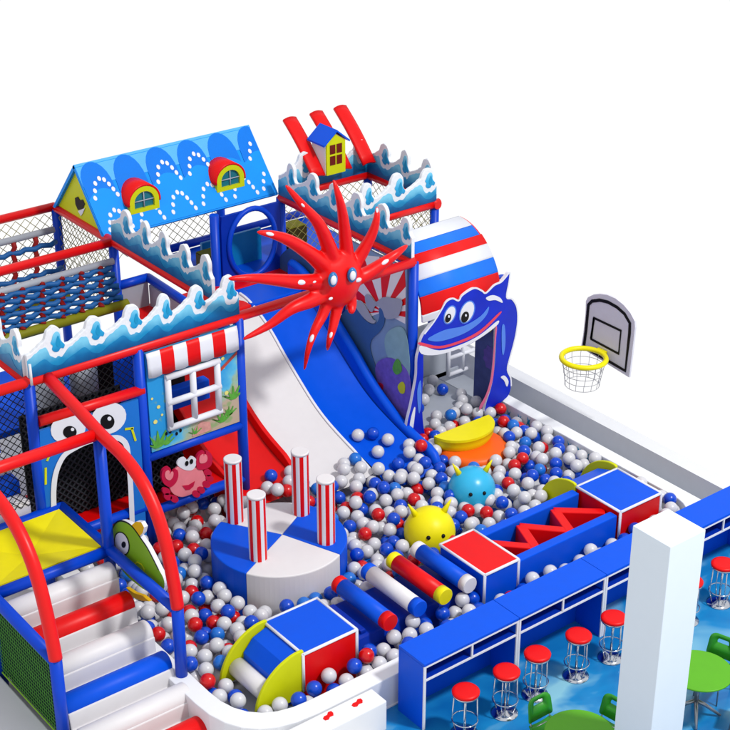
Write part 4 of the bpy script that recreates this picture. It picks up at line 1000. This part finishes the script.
SL = [(.40, -.41, 'red topped chrome bar stool at the left end of the row, nearest the viewer'), (1.10, -.43, 'red topped bar stool second from the left end of the row'),
      (1.69, -.40, 'red topped bar stool third from the left, behind a green chair back'), (2.42, -.45, 'red topped bar stool fourth from the left end of the row'),
      (3.10, -.46, 'red topped bar stool partly hidden by the left edge of the pillar'), (4.62, -.52, 'red topped bar stool just showing past the right edge of the pillar'),
      (5.34, -.52, 'red topped bar stool farthest right, near the picture edge')]
for i, (x, y, lb) in enumerate(SL):
    s_ = stool if i == 0 else copy_tree(stool)
    s_.location = (x, y, 0); s_.rotation_euler.z = (i*1.3) % 1.5; s_['label'] = lb

# ------------------------------------------------------------------ green tables and chairs
def make_table():
    t = thing('round_table', '', 'table', (0, 0, 0), 'round green tables in the seating area')
    mb = MB(); mb.tube([(0, 0, .715), (0, 0, .72), (0, 0, .738), (0, 0, .743)], [.425, .44, .44, .43], GTAB, n=48); mb.build('table_top', t)
    mb = MB(); mb.tube([(0, 0, .2), (0, 0, .714)], .035, STEEL, n=14); mb.build('column', t)
    for k in range(4):
        a = math.pi/4+k*math.pi/2; mb = MB()
        mb.tube([(0, 0, .24), (.12*math.cos(a), .12*math.sin(a), .18), (.34*math.cos(a), .34*math.sin(a), .02)], [.03, .028, .018], STEEL, n=8); mb.build('leg', t)
    return t
tb = make_table(); tb.location = (.96, -1.93, 0); tb['label'] = 'round green table left of the white pillar, cut by the bottom edge'
t2 = copy_tree(tb); t2.location = (3.10, -2.02, 0); t2['label'] = 'round green table right of the white pillar'
def make_chair():
    t = thing('cafe_chair', '', 'chair', (0, 0, 0), 'green shell chairs at the round tables')
    # seat: slightly dished sheet; faces +y
    rows = []
    for i in range(7):
        v = i/6; rows.append([Vector(((-.21+.42*j/8)*(1-.12*(v < .1)), -.20+.40*v, .445-.02*math.sin(math.pi*j/8)-.01*math.sin(math.pi*v)+(.02 if v < .01 else 0))) for j in range(9)])
    mb = MB(); mb.sheet(rows, GCH); mb.build('seat', t, solid=.018)
    # back with hand hole
    out = rounded([(-.21, .50), (.21, .50), (.19, .82), (-.19, .82)], [.05, .05, .09, .09], 5)
    inn = rounded([(-.09, .69), (.09, .69), (.085, .755), (-.085, .755)], [.02, .02, .03, .03], 5)
    mb = MB(); n = len(out)
    def bp(q): return Vector((q.x, -.20-.16*(q.y-.46)-.10*(abs(q.x)/.21)**2*-.5-.03, q.y))
    for i in range(n):
        j = (i+1) % n; a, b, c, d = out[i], out[j], inn[j], inn[i]
        mb.add([bp(a), bp(b), bp(c), bp(d)], [(0, 1, 2, 3)], GCH, True)
    mb.build('backrest', t, solid=.018)
    for s_ in (-1, 1):
        mb = MB(); mb.tube([(s_*.17, .19, .0), (s_*.155, .15, .43)], .011, STEEL, n=8); mb.build('leg', t)
        mb = MB(); mb.tube([(s_*.18, -.26, .0), (s_*.165, -.18, .44), (s_*.165, -.225, .58)], .011, STEEL, n=8); mb.build('leg', t)
    mb = MB(); mb.tube([(-.16, -.16, .425), (.16, -.16, .425)], .01, STEEL, n=8); mb.tube([(-.155, .15, .425), (.155, .15, .425)], .01, STEEL, n=8); mb.build('seat_rail', t)
    return t
ch = make_chair()
CH = [((0.964, -1.425), (.96, -1.93), 'green chair with slotted back between the stools and the left table'), ((1.485, -1.854), (.96, -1.93), 'green chair showing a sliver of its back left of the pillar'),
      ((3.598, -1.87), (3.10, -2.02), 'green chair behind the right table at the picture edge'), ((3.45, -2.60), (3.10, -2.02), 'green chair in front of the right table, its seat cut by the picture edge')]
for i, ((x, y), (tx, ty), lb) in enumerate(CH):
    c = ch if i == 0 else copy_tree(ch)
    c.location = (x, y, 0); c.rotation_euler.z = math.atan2(ty-y, tx-x)-math.pi/2; c['label'] = lb

# ------------------------------------------------------------------ pillar
pl = MB(); pl.box((1.06, -2.97, 0.0), (1.65, -2.40, 4.0), GREYP)
tag(pl.build('pillar', bevel=.008), 'tall square white pillar standing in the seating area', 'pillar')

# ------------------------------------------------------------------ basketball hoop
bk = thing('basketball_hoop', 'yellow basketball hoop with wire net on a black bordered backboard', 'basketball hoop', (7.2, 3.8, 1.7))
XB = 7.2
def Z8(a, b): return (540+a/6.083, 280+b/6.083)
bo = [(248, 412), (262, 330), (276, 200), (278, 128), (290, 105), (325, 88), (365, 84), (410, 90), (460, 112), (510, 152), (550, 200), (576, 250), (578, 290), (560, 450), (542, 594)]
mb = MB(); mb.prism([at(*Z8(*q), x=XB) for q in bo], (.04, 0, 0), mat('backboard_grey', (208, 207, 216), .5, .25)); mb.build('backboard', bk, bevel=.006)
mb = MB(); ln = [(268, 405), (282, 300), (296, 150), (318, 128), (365, 122), (415, 134), (470, 165), (515, 205), (548, 262), (546, 320), (520, 552), (268, 405)]
ribbon(mb, [at(*Z8(*q), x=XB) for q in ln], .058, BLACK, (-1, 0, 0), .004); mb.build('border_line', bk)
mb = MB(); ln = [(312, 358), (330, 230), (494, 308), (480, 448), (312, 358), (330, 230)]
ribbon(mb, [at(*Z8(*q), x=XB) for q in ln], .048, BLACK, (-1, 0, 0), .005); mb.build('target_square', bk)
hc = at(585.2, 357.5, z=1.79); R_ = .425
hc = at(583.8, 358.0, x=XB-.46); R_ = .375
print('HOOP', hc)
mb = MB(); mb.tube([(hc.x+R_*math.cos(2*math.pi*i/48), hc.y+R_*math.sin(2*math.pi*i/48), hc.z) for i in range(48)], .045, YEL, n=12, closed=True); mb.build('rim', bk)
mb = MB(); mb.box((hc.x+R_, hc.y-.1, hc.z-.03), (XB-.001, hc.y+.1, hc.z+.03), YEL); mb.build('bracket', bk, bevel=.01)
mb = MB(); wire = mat('grey_wire', (150, 152, 160), .5, .3)
for k in range(14):
    a = 2*math.pi*k/14
    mb.tube([(hc.x+R_*s_*math.cos(a+tw), hc.y+R_*s_*math.sin(a+tw), hc.z-dz_) for s_, tw, dz_ in ((1, 0, 0), (.93, .03, .14), (.86, .02, .28), (.80, -.03, .42), (.78, -.03, .50))], .0055, wire, n=4, caps=False)
for s_, dz_ in ((.93, .14), (.87, .27), (.81, .39), (.78, .50)):
    mb.tube([(hc.x+R_*s_*math.cos(2*math.pi*i/28), hc.y+R_*s_*math.sin(2*math.pi*i/28), hc.z-dz_) for i in range(28)], .0055, wire, n=4, closed=True)
mb.build('net', bk, weld=False)

# ------------------------------------------------------------------ pit balls: drop them one by one
RB = .108
def inside_pit(x, y):
    if not (-2.02 < x < 6.36 and 1.0 < y < (6.3 if x < 1.05 else 5.6)): return False
    if x < -1.25 and y < 1.8 and math.hypot(x+1.17, y-1.80) > .84 and (x < -1.17 and y < 1.80): return False
    if x > 5.9 and y < 1.5 and math.hypot(x-5.86, y-1.5) > .52: return False
    return True
def blocked(x, y):
    g = RB*.95
    def bx(x0, x1, y0, y1): return x0-g < x < x1+g and y0-g < y < y1+g
    if math.hypot(x-DX, y-DY) < DR+g: return True
    if bx(bx0, bx1, by0, by1): return True
    if bx(bx0-.42, bx0, by0+.07, by1-.07): return True
    if bx(bx0-.78, bx0, by0+.0, by0+.05): return True
    if bx(bx0-.78, bx0, by1-.05, by1): return True
    if bx(bx0-.66, bx0-.3, by0+.07, by1-.07): return True
    if bx(2.16, 5.84, 1.20, 2.20) or bx(4.9, 5.88, 2.14, 2.86) or bx(0, 2.13, 1.46, 2.35): return True
    if math.hypot(x-2.66, y-3.02) < .40 or math.hypot(x-4.02, y-3.58) < .36: return True
    if bx(4.18, 4.26, 4.5, 5.6): return True
    if math.hypot(x-c1.x, y-c1.y) < .66: return True
    for px_, py_ in ((-2.22, 2.38), (-2.22, 4.2), (-.75, FY), (1, FY), (4.45, FY)):
        if math.hypot(x-px_, y-py_) < .09+g: return True
    return False
def floor_z(x, y):
    # slides: balls rest on the lanes
    lanes = ((.72, 1.86, 5.15), (1.86, 3.06, 4.85), (3.08, 4.12, 4.6))
    for a, b, e in lanes:
        if a <= x <= b and y >= e:
            pp = prof[::-1]
            for (ya, za), (yb, zb) in zip(pp, pp[1:]):
                if ya <= y <= yb: return za+(zb-za)*(y-ya)/(yb-ya)+RB*1.05
    return .14
cell = RB*2; grid = {}; balls = []
def rest(x, y, zf):
    z = zf; ci, cj = int(x//cell), int(y//cell)
    for i in (-1, 0, 1):
        for j in (-1, 0, 1):
            for (bx_, by_, bz_) in grid.get((ci+i, cj+j), ()):
                d2 = (bx_-x)**2+(by_-y)**2
                if d2 < 4*RB*RB: z = max(z, bz_+math.sqrt(4*RB*RB-d2))
    return z
def put(x, y, z):
    grid.setdefault((int(x//cell), int(y//cell)), []).append((x, y, z)); balls.append((x, y, z))
lim = .49
for it in range(13000):
    best = None
    for k in range(5):
        x = rng.uniform(-2.02, 6.36); y = rng.uniform(1.0, 6.3)
        if not inside_pit(x, y) or blocked(x, y): continue
        fz = floor_z(x, y)
        if fz > .15 and (y > (5.45 if x < 1.86 else 5.12)+.25*math.sin(x*5.0) - (.15 if x > 3 else .0) or rng.rand() < .15): continue
        z = rest(x, y, fz)
        if z <= (lim if fz < .15 else fz+(.10 if y < 5.2 else .03)) and (best is None or z < best[2]): best = (x, y, z)
    if best: put(*best)
# a few strays: on the slide foot, beside the counter, on the slope step, inside the arch
for (u, v, zf) in ((373, 434, 0), (364, 432, 0), (358, 437, 0), (367, 440, 0), (209, 461, 0), (219, 463, 0), (388, 437, 0), (378, 447, 0), (391, 443, 0), (402, 449, 0)):
    if u < 230: p = at(u, v, y=5.75)
    else: p = at(u, v, z=.76)
    x, y = p.x, p.y
    f0 = floor_z(x, y) if floor_z(x, y) > .15 else .4
    z = rest(x, y, f0)
    if z < f0+.03: put(x, y, z)
for k in range(1500):
    x = rng.uniform(.7, 4.1); y = rng.uniform(4.3, 5.25)
    if blocked(x, y): continue
    z = rest(x, y, floor_z(x, y))
    if z < .60 - .0*x: put(x, y, z)
for k in range(1500):
    x = rng.uniform(-.1, 6.3); y = rng.uniform(1.0, 1.40)
    if blocked(x, y) or not inside_pit(x, y): continue
    z = rest(x, y, .14)
    if z < .56: put(x, y, z)
for k in range(70):
    x = rng.uniform(4.7, 6.2); y = rng.uniform(5.6, 7.1); z = rest(x, y, .36+RB)
    if z < .55: put(x, y, z)
for k in range(60):
    x = rng.uniform(-.5, .9); y = rng.uniform(5.2, 5.55); z = rest(x, y, .3)
    if z < .5: put(x, y, z)
print('balls', len(balls))
def ballmesh(nm, m):
    mb = MB(); mb.ball((0, 0, 0), RB, m, 26, 16); o = mb.build(nm); me = o.data; bpy.data.objects.remove(o); me.name = nm; return me
BM = [BALLW, BALLB, BALLC, BALLR]; meshes = [ballmesh('pit_ball', m) for m in BM]
bcol = []
for (x, y, z) in balls:
    q = rng.rand(); w = .58+.04*(x-1.5)/4+(.16 if 3.0 < x < 4.2 and y > 4.6 else 0)
    bcol.append(0 if q < w else (1 if q < w+(1-w)*.60 else (2 if q < w+(1-w)*.72 else 3)))
def visible(i):
    x, y, z = balls[i]; c = 0; ci, cj = int(x//cell), int(y//cell)
    for a in (-1, 0, 1):
        for b in (-1, 0, 1):
            for (p, q, r) in grid.get((ci+a, cj+b), ()):
                if r > z+.12 and math.hypot(p-x, q-y) < RB*1.3: c += 1
    return c <= 1
bpy.context.view_layer.update()
dgr = bpy.context.evaluated_depsgraph_get()
cand = []
for i, (x, y, z) in enumerate(balls):
    d = math.sqrt((x-CAM[0])**2+(y-CAM[1])**2+(z-CAM[2])**2)
    if not visible(i): continue
    dv = Vector((x, y, z+.05))-Vector(CAM); hit = SC.ray_cast(dgr, Vector(CAM), dv.normalized(), distance=d-.12)
    pv = np.array([x, y, z])-CAM; w_ = pv@_f; u = 365+FPX*(pv@_r)/w_; v = 365+FPX*(pv@_d)/w_
    if hit[0] or not (0 < u < 730 and 0 < v < 730): continue
    cand.append((d, i))
cand.sort(); print('candidates', len(cand)); ind = set(i for d, i in cand[:300])
LM = [((-1.7, 3.6), 'beside the green fish board'), ((-1.5, 2.2), 'below the stair foot post'), ((-1.2, 1.25), 'in the rounded pit corner by the yellow fins'), ((-.6, 1.1), 'along the front wall below the red block side'),
      ((-.4, 2.6), 'between the slope block and the drum'), ((-.9, 5.3), 'under the crab board rail'), ((-.9, 4.3), 'left of the striped drum'), ((1.2, 2.8), 'between the drum and the rollers'), ((1.9, 3.6), 'right of the striped drum'),
      ((1.4, 5.2), 'at the foot of the red slide lane'), ((2.7, 4.6), 'at the foot of the white slide lane'), ((3.6, 4.6), 'at the foot of the blue slide lane'), ((1.2, 1.05), 'in front of the roller bed'), ((3.4, 1.05), 'between the bridge and the counter'),
      ((3.2, 2.9), 'beside the yellow horned ball'), ((4.2, 2.7), 'between the trough bridge and the blue horned ball'), ((4.7, 3.8), 'right of the blue horned ball'), ((5.2, 4.4), 'around the orange scoop seat disc'), ((6.0, 4.0), 'along the white side wall'), ((5.6, 6.2), 'inside the dolphin arch')]
CN = ['white', 'deep blue', 'azure blue', 'red']
def ball_label(k, x, y):
    t = min(LM, key=lambda q: math.hypot(q[0][0]-x, q[0][1]-y))[1]
    return 'glossy %s plastic ball %s' % (CN[k], t), '%s balls %s' % (CN[k], t)
far = MB()
for i, p in enumerate(balls):
    if i in ind:
        o = bpy.data.objects.new('pit_ball', meshes[bcol[i]]); COL.objects.link(o); o.location = p
        lb_, gp_ = ball_label(bcol[i], p[0], p[1]); tag(o, lb_, 'ball', gp_)
    else: far.ball(p, RB, BM[bcol[i]], 20, 12)
fo_ = far.build('pit_balls', weld=False); tag(fo_, 'mass of white, blue and red plastic balls filling the farther part of the pit', 'balls', kind='stuff')
